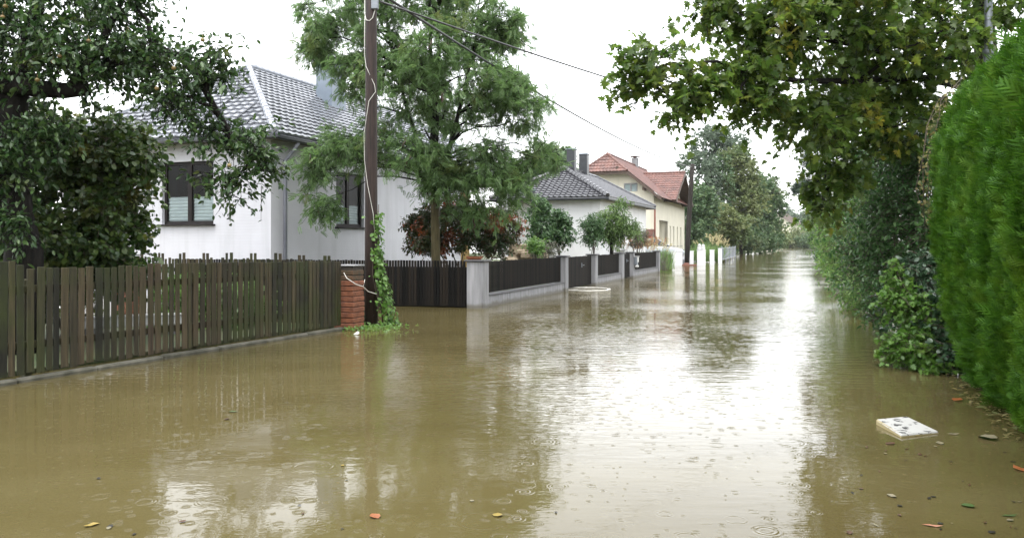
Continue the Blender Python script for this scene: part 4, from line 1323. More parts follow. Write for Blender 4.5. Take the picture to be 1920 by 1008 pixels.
# ================================================================== FAR HOUSE
def far_house():
    c = np.array([(1470 - CX) / F * 275, 275, 0])
    t = thing("far_house", c, "distant pale yellow house with a brown gabled roof at the end of the flooded street", "house")
    z0, z1, zr = 0, H + (HOR - 417) / F * 275, H + (HOR - 398) / F * 275
    w, l = 5, 14
    d1 = np.array([.55, .83, 0]); d2 = np.array([-.83, .55, 0])
    c = np.array([(1482 - CX) / F * 275, 275, 0])
    mb = MB()
    mb.box(c + d1 * l / 2 + d2 * w + ZV * (z1 / 2), (l, 2 * w, z1), d1, d2)
    for k in (0, l):
        mb.poly([c + d1 * (k + (-.01 if k == 0 else .01)) + ZV * z1, c + d1 * (k + (-.01 if k == 0 else .01)) + d2 * 2 * w + ZV * z1, c + d1 * (k + (-.01 if k == 0 else .01)) + d2 * w + ZV * zr])
    obj("wall", mb, M['yellow_wall'], t)
    rf = MB()
    for s, e in ((0, -1), (2 * w, 1)):
        E = c + d2 * (s + e * .9) + ZV * (z1 - .5)
        tiled(rf, E - d1 * .9, E + d1 * (l + .9), c + d2 * w - d1 * .9 + ZV * (zr + .1), c + d2 * w + d1 * (l + .9) + ZV * (zr + .1), 10, .8, .05, .06, ZV)
    obj("roof", rf, M['brown_wood'], t)
    for q_ in (3, 7, 11):
        w_ = MB(); w_.box(c + d1 * q_ - d2 * .02 + ZV * 3, (1.2, .08, 1.4), d1, d2)
        obj("window", w_, M['frame'], t)
far_house()

# ================================================================== WHITE POSTS, CAR, SMALL THINGS BY THE CREAM HOUSE
def white_post(px, base_y, w, top_y, label, d=None):
    p = G(px, base_y); Y = p[1]
    h = H - (top_y - HOR) / F * Y
    t = thing("gate_post", p, label, "post", "white posts of the cream house front")
    mb = MB(); mb.box(p + ZV * (h / 2 - .25), (d or w, w, h + .5), U, N, ZV, 0, .012)
    obj("shaft", mb, M['white_plain'], t)
    c = MB(); c.box(p + ZV * (h + .02), ((d or w) + .05, w + .05, .035), U, N, ZV, 0, .01)
    obj("cap", c, M['white_plain'], t)
    return p + ZV * (h + .035)
white_post(1269, 497, .78, 471, "wide white wall block left of the utility pole by the cream house", .35)
white_post(1296, 493, .33, 471, "narrow white post just right of the leaning utility pole", .33)
wp = white_post(1315, 497, .55, 469, "white post carrying the white cloth bundle", .42)
white_post(1335, 496, .30, 469, "slim white post below the pampas grass")
white_post(1350, 493, .26, 466, "white post at the start of the grey metal fence")

def bundle():
    t = thing("covered_bundle", wp, "white plastic wrapped bundle standing on a white post in front of the pampas grass", "bundle")
    mb = MB()
    for s, h in ((-.14, .42), (.12, .40)):
        prof = [(.14, 0), (.15, .1), (.13, .22), (.115, .32), (.08, h - .03), (.02, h)]
        c = wp + N * -s
        mb.tube([c + ZV * z + U * (.03 * math.sin(z * 9)) for r, z in prof], [r for r, z in prof], 9)
    obj("wrapping", mb, M['white_plastic'], t, False)
bundle()

def metal_fence():
    a = G(1353, 492.5); b = G(1379, 484)
    t = thing("metal_fence", a, "low grey metal rail fence beside the white posts, before the roadside trees", "fence")
    L = np.linalg.norm(b - a); d = (b - a) / L
    rails = MB()
    for z in (.25, 1.15): rails.seg_box(a + ZV * z, b + ZV * z, .06, .09)
    obj("rails", rails, M['galv'], t)
    bars = MB(); k = int(L / .45)
    for i in range(k):
        bars.box(a + d * (i + .5) * L / k + ZV * .7, (.22, .03, .85), d, np.cross(ZV, d))
    obj("bars", bars, M['galv'], t)
    for i in range(5):
        p = MB(); p.box(a + d * L * i / 4 + ZV * .55, (.1, .1, 1.5), d, np.cross(ZV, d), ZV, 0, .01)
        obj("post", p, M['galv'], t)
metal_fence()

def barrier():
    p = G(1290, 497.5)
    mb = MB(); mb.box(p + ZV * .035 - N * .1, (.25, 1.0, .10), U, N, ZV, 0, .02)
    mb.box(p + ZV * .12 + N * .1, (.2, .35, .12), U, N, ZV, 0, .02)
    tag(obj("barrier_board", mb, M['orange']), "faded red plastic board lying in the water at the foot of the leaning pole", "barrier")
barrier()

def car():
    c = np.array([(1229 - CX) / F * 61.5, 61.5, .40])
    fx = np.array([math.cos(math.radians(-8)), math.sin(math.radians(-8)), 0]); fy = np.array([-fx[1], fx[0], 0])
    t = thing("parked_car", c, "silver white car parked before the cream house, half hidden by grasses", "car")
    def sec(x, w, zs):    # cross-section at x: half width, list of (frac, z)
        return [c + fx * x + fy * (w * f) + ZV * z for f, z in zs]
    prof = [(-2.1, .74, .30, .75), (-2.0, .82, .22, .95), (-1.4, .86, .2, 1.0), (-.4, .87, .2, .98), (.7, .87, .2, .94), (1.5, .85, .2, .84), (2.0, .78, .22, .70), (2.15, .66, .32, .58)]
    mb = MB(); rings = []
    for x, w, z0, z1 in prof:
        rings.append(sec(x, w, [(-.94, z0), (-1, z0 + .15), (-1, z1 - .15), (-.9, z1), (.9, z1), (1, z1 - .15), (1, z0 + .15), (.94, z0)]))
    vs = sum(rings, []); k = 8; fs = []
    for i in range(len(rings) - 1):
        for j in range(k): fs.append((i * k + j, i * k + (j + 1) % k, (i + 1) * k + (j + 1) % k, (i + 1) * k + j))
    fs += [tuple(range(k)), tuple(range((len(rings) - 1) * k, len(rings) * k))[::-1]]
    mb.add(vs, fs)
    body = obj("body", mb, M['car_paint'], t, True)
    cab = [(-1.75, .72, .99, 1.02), (-1.15, .66, .99, 1.42), (-.5, .65, .98, 1.49), (.15, .65, .96, 1.45), (1.05, .74, .93, .96)]
    g = MB(); rg = [sec(x, 1, [(-w - .1, z0), (-w, z1), (w, z1), (w + .1, z0)]) for x, w, z0, z1 in cab]
    vs = sum(rg, []); fs = []
    for i in range(len(rg) - 1):
        for j in range(3): fs.append((i * 4 + j, i * 4 + j + 1, (i + 1) * 4 + j + 1, (i + 1) * 4 + j))
    fs += [(0, 1, 2, 3), (16, 19, 18, 17)]
    g.add(vs, fs); obj("windows", g, M['car_glass'], t)
    r = MB()
    top = [sec(x, 1, [(-.60, z), (.60, z), (.60, z + .03), (-.60, z + .03)]) for x, z in ((-1.2, 1.41), (-.5, 1.485), (.2, 1.44))]
    vs = sum(top, []); fs = []
    for i in range(2):
        for j in range(4): fs.append((i * 4 + j, i * 4 + (j + 1) % 4, (i + 1) * 4 + (j + 1) % 4, (i + 1) * 4 + j))
    r.add(vs, fs + [(3, 2, 1, 0), (8, 9, 10, 11)]); obj("roof", r, M['car_paint'], t)
    pl = MB()
    for s in (-1, 1):
        pl.tube([c + fx * .2 + fy * s * .64 + ZV * 1.45, c + fx * 1.05 + fy * s * .80 + ZV * .96], .035, 5)
        pl.tube([c + fx * -.45 + fy * s * .655 + ZV * 1.48, c + fx * -.4 + fy * s * .82 + ZV * .98], .035, 5)
    obj("pillars", pl, M['car_paint'], t)
    for x in (-1.3, 1.35):
        for s in (-1, 1):
            w = MB(); q = c + fx * x + fy * s * .78 + ZV * .31
            w.tube([q - fy * .1, q + fy * .1], .31, 18); o = obj("wheel", w, M['rubber'], t)
            rm = MB(); rm.tube([q + fy * s * .09, q + fy * s * .115], .2, 14); obj("rim", rm, M['galv'], o)
    for s in (-1, 1):
        h = MB(); h.ball(c + fx * 2.02 + fy * s * .60 + ZV * .62, .10, 8, 6); obj("headlight", h, M['car_glass'], t, True)
        mi = MB(); mi.box(c + fx * .75 + fy * s * .95 + ZV * 1.02, (.12, .16, .12), fx, fy, ZV, 0, .02); obj("mirror", mi, M['car_paint'], t)
car()

# stone steps wall in the bungalow garden
def rockery():
    t = thing("stone_wall", P(985, 470, 31) * [1, 1, 0], "sandstone garden wall and boulders beside the dark red shrub", "wall")
    mb = MB(); b0 = P(985, 470, 31)
    for i in range(16):
        x = random.uniform(-.7, .9); z = random.uniform(.3, 1.5)
        if z > 1.75 - abs(x) * .6: continue
        mb.box(np.array([b0[0] + x, b0[1] + random.uniform(-.3, .3), z]), (random.uniform(.3, .6), random.uniform(.3, .5), random.uniform(.18, .3)), U, N, ZV + U * random.uniform(-.1, .1), 0, .05)
    mb.box(np.array([b0[0], b0[1] + .4, .5]), (.7, 1.6, 1.1), bev=.05)
    mb.box(np.array([b0[0] - .2, b0[1] + .5, .8]), (.6, .8, 1.5), bev=.05)
    obj("stones", mb, M['sand'], t)
rockery()

# white trough on the lawn, seen through the gaps of the near fence
def trough():
    a, b = P(150, 590, 12.8) * [1, 1, 0], P(340, 600, 13.6) * [1, 1, 0]
    t = thing("planter_trough", a, "white plastic trough on the lawn seen through the gaps of the near fence", "planter")
    mb = MB(); mb.seg_box(a + ZV * .30, b + ZV * .30, .25, .16, 0, .02); mb.seg_box(a + ZV * .39, b + ZV * .39, .29, .03, 0, .01)
    obj("tub", mb, M['white_plastic'], t)
    for q in (.1, .9):
        lg = MB(); lg.box(a + (b - a) * q + ZV * .14, (.1, .2, .18)); obj("foot", lg, M['concrete'], t)
trough()

# ================================================================== STREET LAMP MAST (right)
def mast():
    Y = 11.5; x = (1853 - CX) / F * Y
    t = thing("street_lamp", (x, Y, 0), "grey galvanised street lamp mast rising behind the thuja hedge under the maple", "street lamp")
    mb = MB(); mb.tube([(x, Y, -.3), (x, Y, 3.0), (x, Y, 4.35)], [.068, .066, .064], 14)
    obj("lower_mast", mb, M['galv'], t, True)
    m2 = MB(); m2.tube([(x, Y, 4.35), (x, Y, 4.37), (x + .015, Y, 6.6), (x - .1, Y, 7.0), (x - .6, Y, 7.25), (x - 1.2, Y, 7.32)], [.056, .054, .05, .045, .04, .036], 14)
    obj("upper_mast", m2, M['galv'], t, True)
    for za, zb in ((4.30, 4.39), (4.18, 4.21)):
        cl = MB(); cl.tube([(x, Y, za), (x, Y, zb)], .073, 14); obj("collar", cl, M['galv'], t, True)
    h = MB(); h.box((x - 1.45, Y, 7.3), (.6, .22, .12), np.array([1, 0, 0]), np.array([0, 1, 0]), ZV, 0, .04)
    obj("lamp_head", h, M['galv'], t)
mast()

# ================================================================== FLOATING BLOCK AND LEAVES
def foam_block():
    c4 = [G(1643, 795), G(1700, 789), G(1760, 812), G(1690, 820)]
    t = thing("foam_block", sum(c4) / 4, "white polystyrene block with black grit floating on the water near the hedge", "polystyrene block")
    mb = MB()
    e = (c4[1] - c4[0]); f_ = (c4[3] - c4[0])
    cen = sum(c4) / 4
    hi = .035
    top = [cen + (q - cen) * .96 + ZV * hi for q in c4]
    mid = [cen + (q - cen) * 1.0 + ZV * (hi - .012) for q in c4]
    low = [cen + (q - cen) * 1.0 + ZV * -.05 for q in c4]
    top[2][2] -= .016; mid[2][2] -= .016; top[3][2] -= .010; mid[3][2] -= .010; top[0][2] += .012; mid[0][2] += .012; top[1][2] += .01; mid[1][2] += .01
    vs = top + mid + low
    mb.add(vs, [(3, 2, 1, 0)] + [(i, (i + 1) % 4, 4 + (i + 1) % 4, 4 + i) for i in range(4)] + [(4 + i, 4 + (i + 1) % 4, 8 + (i + 1) % 4, 8 + i) for i in range(4)])
    o = obj("block", mb, M['foam'], t)
    o.data.polygons.foreach_set("use_smooth", [False] * len(o.data.polygons))
    # make sure normals point outward for the top
    import bmesh
    bm = bmesh.new(); bm.from_mesh(o.data); bmesh.ops.recalc_face_normals(bm, faces=bm.faces); bm.to_mesh(o.data); bm.free()
foam_block()

LEAFC = {'orange': (0.27, 0.085, 0.02), 'yellow': (0.26, 0.19, 0.03), 'brown': (0.075, 0.033, 0.013), 'green': (0.04, 0.085, 0.012), 'pale': (0.20, 0.18, 0.11), 'dark': (0.012, 0.010, 0.006)}
for k_, c_ in LEAFC.items(): M['fl_' + k_] = mat_simple(k_ + "_fallen_leaf", c_, tuple(q * .75 for q in c_), 30, .45)
def fallen_leaf(px, py, size, colour, label, group="fallen leaves floating on the flood", shape=None):
    c = G(px, py); a = random.uniform(0, 6.28)
    tv, tf = shape or random.choice([LEAF_OVAL, LEAF_ROUND])
    ca, sa = math.cos(a), math.sin(a); cu = random.uniform(0, 1)
    mb = MB()
    mb.add([c + np.array([(x - .5) * ca - y * sa, (x - .5) * sa + y * ca, 0]) * size + ZV * (.004 + (abs(z) * .9 + .9 * y * y * cu) * size) for x, y, z in tv], tf)
    o = obj("fallen_leaf", mb, M['fl_' + colour])
    tag(o, label, "leaf", group)
fallen_leaf(703, 969, .075, 'orange', "bright orange leaf floating alone at the bottom centre-left of the water", shape=LEAF_ROUND)
fallen_leaf(933, 966, .07, 'yellow', "yellow leaf floating near the bottom edge right of the orange leaf", shape=LEAF_ROUND)
fallen_leaf(1748, 986, .11, 'orange', "rusty orange leaf floating at the bottom right below the foam block", shape=LEAF_LANCE)
fallen_leaf(1815, 949, .08, 'green', "green leaf floating at the bottom right corner of the water")
fallen_leaf(1672, 930, .09, 'pale', "pale curled leaf floating below the foam block towards the street")
fallen_leaf(1669, 832, .08, 'brown', "brown leaf floating just below the left corner of the foam block", shape=LEAF_ROUND)
fallen_leaf(1700, 842, .07, 'brown', "narrow brown leaf floating below the middle of the foam block", shape=LEAF_LANCE)
fallen_leaf(1717, 816, .05, 'yellow', "small yellow leaf touching the front edge of the foam block")
fallen_leaf(1762, 831, .07, 'pale', "pale leaf floating below the right corner of the foam block")
fallen_leaf(1787, 814, .10, 'pale', "pale narrow leaf floating right of the foam block", shape=LEAF_LANCE)
fallen_leaf(1852, 822, .16, 'pale', "large pale leaf scrap floating at the foot of the hedge", shape=LEAF_ROUND)
fallen_leaf(1912, 880, .14, 'orange', "orange leaf at the right edge of the photo below the hedge")
fallen_leaf(1893, 967, .10, 'green', "olive green leaf at the lower right edge of the photo", shape=LEAF_LANCE)
fallen_leaf(437, 772, .09, 'green', "green leaf floating left of centre between the fence and the orange leaf")
fallen_leaf(425, 786, .06, 'brown', "small brown leaf next to the green leaf left of centre")
fallen_leaf(642, 873, .05, 'yellow', "small yellowish leaf above the bright orange leaf")
fallen_leaf(172, 985, .09, 'yellow', "yellow leaf floating in the bottom left corner of the water")
fallen_leaf(1795, 750, .12, 'orange', "tan leaf at the foot of the hedge above the foam block")
small = []
for i in range(46):
    px = random.choice([random.uniform(1560, 1915), random.uniform(1560, 1915), random.uniform(150, 1100)])
    py = random.uniform(835, 1003)
    fallen_leaf(px, py, random.uniform(.02, .045), random.choice(['dark', 'dark', 'dark', 'dark', 'brown', 'brown', 'pale']), "tiny scrap of leaf floating on the brown water in the foreground", "tiny leaf scraps on the water")

# debris line below the hedge
def debris():
    n = 170
    s = RNG.uniform(-3.6, .4, n)
    pos = HB + U * s[:, None] + N * RNG.normal(-.02, .07, n)[:, None] + ZV * RNG.uniform(.005, .03, n)[:, None]
    o = leaves_obj("leaf_litter", LEAF_OVAL, pos, unit(rand_dirs(n) * [1, 1, .15]), unit(rand_dirs(n) * .3 + [0, 0, 1]), RNG.uniform(.025, .085, n), M['dry_leaf'], None)
    tag(o, kind='stuff', label="line of brown leaf litter washed against the foot of the hedge", cat="leaf litter")
debris()

# ================================================================== THUJA HEDGE
def hedge():
    L0, L1 = -12.0, 0.0
    t = thing("thuja_hedge", HB, "bright green clipped thuja hedge along the right edge of the flooded street", "hedge")
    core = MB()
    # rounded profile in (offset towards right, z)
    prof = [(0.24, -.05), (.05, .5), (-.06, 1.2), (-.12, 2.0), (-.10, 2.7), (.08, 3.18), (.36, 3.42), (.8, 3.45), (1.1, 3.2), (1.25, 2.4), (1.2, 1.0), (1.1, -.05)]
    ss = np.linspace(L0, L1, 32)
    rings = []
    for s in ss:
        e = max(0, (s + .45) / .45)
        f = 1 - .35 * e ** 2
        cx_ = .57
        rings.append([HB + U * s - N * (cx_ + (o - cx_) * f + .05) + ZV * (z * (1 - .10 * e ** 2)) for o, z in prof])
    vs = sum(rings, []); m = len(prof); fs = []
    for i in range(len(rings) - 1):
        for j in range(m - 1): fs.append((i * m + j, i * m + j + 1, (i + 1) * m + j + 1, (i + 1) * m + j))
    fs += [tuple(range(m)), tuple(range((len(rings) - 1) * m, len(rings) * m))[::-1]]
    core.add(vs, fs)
    obj("dark_core", core, M['hedge_core'], t, True)
    # sprays over the surface
    pr = np.array(prof); seglen = np.linalg.norm(np.diff(pr, axis=0), axis=1)
    def place(n, smin, smax):
        s = RNG.uniform(smin, smax, n)
        # the street face and the top show most
        w = seglen.copy(); w[8:] *= .25
        j = RNG.choice(len(seglen), n, p=w / w.sum()); q = RNG.random(n)
        o = pr[j, 0] + (pr[j + 1, 0] - pr[j, 0]) * q; z = pr[j, 1] + (pr[j + 1, 1] - pr[j, 1]) * q
        tx = pr[j + 1] - pr[j]; no = np.stack([-tx[:, 1], tx[:, 0]], 1); no /= np.linalg.norm(no, axis=1, keepdims=True)
        e = np.clip((s + .45) / .45, 0, 1); f = 1 - .35 * e ** 2
        o = .57 + (o - .57) * f; z = z * (1 - .10 * e ** 2)
        nr = -N * no[:, :1] + ZV * no[:, 1:] + U * (e ** 2)[:, None]
        bump = .045 * np.sin(s * 5.1 + z * 2.3) * np.sin(z * 4.3 + 1) + .03 * np.sin(s * 11 + z * 7)
        pos = HB + U * s[:, None] - N * o[:, None] + ZV * z[:, None] + unit(nr) * (bump[:, None] + RNG.uniform(-.06, .05, n)[:, None])
        hole = np.sin(s * 6.3 + 2 * np.sin(z * 3.1)) * np.sin(z * 5.2 + 1.7 * np.sin(s * 4.1)) + .5 * np.sin(s * 17 + z * 9) * np.sin(z * 13 - s * 5)
        ok = (hole < .62) | (RNG.random(n) < .25)
        return pos[ok], unit(nr)[ok]
    pos, nr = place(48000, -7.2, L1)
    pb, nb_ = place(15000, L0, -7.2)
    pos, nr = np.concatenate([pos, pb]), np.concatenate([nr, nb_])
    # far end face
    n = 5000
    z = RNG.uniform(0, 3.1, n); o = RNG.uniform(.1, 1.0, n)
    p2 = HB + U * (.02 + RNG.uniform(-.03, .08, n))[:, None] - N * o[:, None] + ZV * z[:, None]
    pos = np.concatenate([pos, p2]); nr = np.concatenate([nr, np.tile(U, (n, 1))])
    n = len(pos)
    d = unit(nr * .75 + rand_dirs(n) * .55 + np.array([0, 0, .75]))
    pn = unit(np.cross(nr, rand_dirs(n)) + rand_dirs(n) * .3)
    sc = RNG.uniform(.07, .17, n)
    tips = (RNG.random(n) < np.where(pos[:, 2] > 2.3, .12, .03))
    sc[tips] *= 1.5
    d[tips] = unit(d[tips] + [0, 0, .5])
    keep = pos[:, 2] > .03
    leaves_obj("foliage", SPRAY, pos[keep], d[keep], pn[keep], sc[keep], M['hedge_leaf'], t)
hedge()

# ================================================================== TREES
def apple_tree():
    b = np.array([(36 - CX) / F * 11.2, 11.2, .05])
    t = thing("apple_tree", b, "old apple tree with thick dark trunk and pale apples behind the picket fence", "tree")
    ells = [EP(40, 60, 11, 180, 120, 1.6), EP(200, 90, 11, 120, 100, 1.3), EP(120, -70, 11.2, 170, 90, 1.5), EP(300, 110, 10.9, 90, 60, .8), EP(395, 110, 10.8, 55, 50, .6),
            EP(350, 180, 10.8, 60, 45, .6), EP(400, 240, 11, 45, 35, .5), EP(455, 270, 11, 70, 40, .6), EP(495, 300, 11, 38, 40, .45), EP(440, 340, 11, 45, 38, .5), EP(-90, 120, 11.2, 140, 180, 1.6), EP(250, -10, 11, 50, 60, .8),
            EP(20, 300, 10.6, 70, 50, .5), EP(10, 420, 10.4, 60, 45, .4), EP(-40, 330, 10.8, 60, 120, .7), EP(90, 250, 10.8, 60, 50, .5)]
    tr = [b + ZV * -.3, P(45, 470, 11.2), P(30, 400, 11.2), P(25, 320, 11.2), P(20, 250, 11.2), P(30, 180, 11.2), P(60, 60, 11.2), P(90, -80, 11.2)]
    mb = MB(); mb.tube(tr, [.30, .24, .21, .20, .19, .16, .11, .04], 12)
    mb.tube([P(-60, 165, 11.2), P(-10, 160, 11.1), P(60, 165, 11), P(120, 170, 10.9), P(165, 168, 10.9)], [.13, .13, .12, .11, .08], 10)
    l2 = [P(20, 200, 11.2), P(-10, 160, 11.1)]
    mb.tube(l2, [.15, .12], 8)
    mb.tube([P(130, 170, 10.9), P(170, 120, 10.9), P(200, 60, 10.9), P(240, -20, 10.9)], [.09, .07, .05, .02], 8)
    arm = [P(120, 120, 10.9), P(200, 125, 10.9), P(290, 90, 10.9), P(350, 110, 10.9), P(385, 170, 10.9), P(410, 215, 10.95), P(440, 260, 11), P(480, 290, 11)]
    mb.tube(arm, [.07, .06, .055, .05, .045, .04, .03, .015], 8)
    limbs_to(mb, tr[4:] + arm + [P(60, 165, 11), P(120, 170, 10.9)], [e[0] for e in ells], .05)
    obj("trunk", mb, M['bark'], t, True)
    _, C = crown(t, ells, 400, .42, 9, 7, LEAF_OVAL, .088, M['apple_leaf'], M['bark'], droop=.25, leaf_droop=.35)
    for px, py in ((166, 77), (100, 116), (112, 106), (326, 128), (10, 12), (380, 75), (294, 166), (5, 32), (70, 150), (240, 60), (430, 310)):
        a = MB(); q = P(px, py, 10.2 if px < 300 else 10.35); a.ball(q, .030, 10, 8, .9); a.tube([q + ZV * .03, q + ZV * .07], .004, 4)
        obj("apple", a, M['apple'], t, True)
apple_tree()

def hazel():
    ells = [EP(150, 320, 13, 140, 110, 1.4), EP(50, 260, 13.4, 140, 80, 1.2), EP(205, 270, 13, 80, 80, 1.1), EP(215, 385, 12.9, 50, 60, .9), EP(110, 440, 12.4, 150, 60, 1.0), EP(-10, 400, 13, 100, 90, 1.2), EP(262, 305, 12.9, 32, 40, .5), EP(60, 520, 12.6, 140, 70, .9), EP(210, 510, 12.9, 90, 70, .9), EP(215, 440, 12.9, 45, 50, .7)]
    base = np.array([(130 - CX) / F * 13, 13, .05])
    bush("hazel_bush", "large hazel bush with broad yellowing leaves between the apple trunk and the white wall", ells, 400, .40, 9, 8, LEAF_ROUND, .085, M['hazel_leaf'], base=base, stems=12, leaf_droop=.55, cat="bush")
hazel()

def locust():
    Yt = 23.0
    b = np.array([(816 - CX) / F * Yt, Yt, .05])
    t = thing("locust_tree", b, "tall feathery honey locust tree with a straight olive trunk behind the black fence", "tree")
    mb = MB()
    fork = b + ZV * 3.15
    mb.tube([b - ZV * .3, b + ZV * 1.0 + np.array([.02, 0, 0]), b + ZV * 2.2, fork], [.155, .135, .13, .135], 12)
    obj("trunk", mb, M['bark_green'], t, True)
    lm = MB()
    leaders = []
    for dx, dy, h, r in ((-.2, .1, 10.6, .10), (-1.4, -.3, 8.6, .075), (1.3, .2, 9.0, .08), (.2, -.9, 8.2, .07)):
        pts = [fork - ZV * .1, fork + np.array([dx * .25, dy * .25, .8]), fork + np.array([dx * .6, dy * .6, (h - 3.2) * .45]), fork + np.array([dx * .9, dy * .9, (h - 3.2) * .75]), fork + np.array([dx, dy, h - 3.2])]
        lm.tube(pts, [r, r * .85, r * .65, r * .4, .012], 8)
        leaders.append(pts)
    LP = [p0 + (p1 - p0) * q for pts in leaders for p0, p1 in zip(pts[:-1], pts[1:]) for q in np.linspace(0, 1, 5)]
    ells = [EP(810, 130, 23, 180, 130, 3.0), EP(790, -20, 23, 190, 110, 2.8), EP(780, -150, 23, 150, 90, 2.2), EP(675, 120, 22.6, 75, 75, 1.5), EP(610, 45, 23, 72, 50, 1.2), EP(590, 95, 22.8, 40, 28, .8),
            EP(950, 190, 22.6, 90, 80, 1.6), EP(930, 60, 23, 80, 70, 1.4), EP(660, 270, 22.4, 95, 60, 1.5), EP(900, 300, 22.4, 110, 65, 1.6), EP(780, 290, 22.2, 110, 60, 1.8),
            EP(590, 320, 22.4, 45, 40, .8), EP(1000, 295, 22.4, 55, 35, .9), EP(620, 385, 22.2, 40, 22, .5), EP(905, 372, 22.2, 75, 38, 1.0), EP(960, 345, 22.2, 50, 32, .9), EP(840, 335, 22, 60, 30, .8)]
    CL, kk = sample_in(ells, 120, 3)
    CL[:, 2] = np.maximum(CL[:, 2], 2.2)
    limbs_to(lm, LP, CL, .040, .008, .5, 5)
    obj("limbs", lm, M['bark'], t, True)
    _, E = crown(t, ells, 430, .58, 11, 7, FROND, .175, M['locust_leaf'], M['bark'], droop=.3, leaf_droop=.45, up=.8, flat=.75, zmin=1.25, outward=.5, shell=1.9, twig_r=.009)
    # dark twisted seed pods
    pod = MB()
    pts = [np.array([.03 * math.sin(k * 1.1), .03 * math.cos(k * .9), -.05 * k]) for k in range(7)]
    pod.tube(pts, [.006, .017, .02, .02, .02, .016, .005], 5)
    first = None
    for i in range(90):
        k = RNG.integers(len(E)); e = E[k]
        if e[2] < 2 or e[1] > Yt + 1.5: continue
        if first is None:
            first = obj("seed_pod", pod, M['pod'], t, True); o = first
        else:
            o = first.copy(); COL.objects.link(o); o.parent = t
        o.location = [float(x) for x in (e - np.array(t.location))]
        o.rotation_euler = (random.uniform(-.4, .4), random.uniform(-.4, .4), random.uniform(0, 6.28))
    first.data.transform(__import__('mathutils').Matrix.Translation(Vector(t.location)))
locust()

def maple():
    b = np.array([9.2, 15.0, .05])
    t = thing("maple_tree", b, "big maple with green and yellowing leaves reaching over the street from the right", "tree")
    ells = [EP(1620, 60, 12, 200, 120, 1.7), EP(1450, 55, 11.6, 110, 75, 1.1), EP(1350, 10, 11.6, 60, 50, .8), EP(1225, 125, 11, 68, 46, .6), EP(1190, 140, 11, 32, 24, .4), EP(1320, 165, 11, 85, 50, .7), EP(1280, 212, 11, 55, 30, .5),
            EP(1420, 185, 11.4, 75, 45, .8), EP(1540, 220, 12, 95, 75, 1.1), EP(1560, 320, 13, 50, 75, .9), EP(1545, 390, 13.2, 28, 35, .5), EP(1650, 240, 13, 100, 80, 1.2), EP(1700, 150, 12.6, 130, 90, 1.4), EP(1800, 40, 12.4, 120, 90, 1.4),
            EP(1520, -70, 12, 200, 80, 1.8), EP(1750, -130, 12.6, 230, 140, 2.2), EP(1860, -260, 13.4, 260, 160, 2.4), EP(1760, 230, 13.6, 60, 60, .9), EP(1390, 130, 11.2, 70, 30, .6)]
    tr = [b - ZV * .4, b + np.array([0, 0, 1.2]), b + np.array([-.15, -.1, 2.6]), b + np.array([-.4, -.3, 4.2]), b + np.array([-.7, -.6, 6]), b + np.array([-.8, -.8, 8.2])]
    mb = MB(); mb.tube(tr, [.36, .30, .27, .22, .15, .05], 12)
    la = [tr[2] + ZV * .6, P(1830, 165, 13.4), P(1720, 145, 12.6), P(1610, 152, 12.0), P(1500, 152, 11.6), P(1400, 140, 11.3), P(1345, 115, 11.1), P(1260, 120, 11.0), P(1190, 135, 11.0)]
    mb.tube(la, [.12, .08, .058, .048, .038, .030, .020, .012, .006], 9)
    lb = [tr[3], P(1800, 105, 13.2), P(1710, 112, 12.6), P(1600, 85, 12.1), P(1480, 60, 11.7), P(1370, 20, 11.6)]
    mb.tube(lb, [.11, .07, .05, .035, .022, .008], 9)
    lc = [tr[2], P(1770, 190, 13.8), P(1690, 160, 13), P(1610, 200, 12.6), P(1550, 290, 13), P(1545, 370, 13.2)]
    mb.tube(lc, [.10, .06, .04, .03, .02, .008], 9)
    limbs_to(mb, la[1:] + lb[1:] + lc[1:] + tr[3:], [e[0] for e in ells] + list(sample_in(ells, 30)[0]), .035)
    obj("trunk", mb, M['bark'], t, True)
    crown(t, ells, 520, .44, 10, 6, LEAF_MAPLE, .10, M['maple_leaf'], M['bark'], droop=.2, leaf_droop=.5, szvar=.4, outward=.4)
maple()

def pine():
    Y = 36
    b = np.array([PINE[0], PINE[1], 0])
    t = thing("pine_tree", b, "dark pine tree with tufted branches behind the maple on the right", "tree")
    mb = MB(); mb.tube([b - ZV * .3, b + ZV * 3, b + ZV * 6, b + ZV * 9], [.22, .17, .12, .03], 9)
    ells = []
    for px, py, rx, ry in ((1510, 350, 26, 12), (1530, 375, 22, 12), (1520, 305, 26, 14), (1545, 280, 30, 14), (1505, 270, 14, 10), (1560, 330, 40, 20), (1580, 240, 40, 25), (1600, 180, 40, 30), (1640, 300, 50, 40), (1660, 220, 40, 40)):
        e = EP(px, py, Y, rx, ry, .9); ells.append(e)
        mb.tube(bend(b + ZV * max(2.5, e[0][2] - .5), e[0], 4, .1, .06), [.07, .06, .045, .03, .015], 6)
    obj("trunk", mb, M['bark'], t, True)
    crown(t, ells, 130, .45, 8, 5, TUFT, .22, M['pine_needle'], M['bark'], droop=0, leaf_droop=-.3, name="crown")
pine()

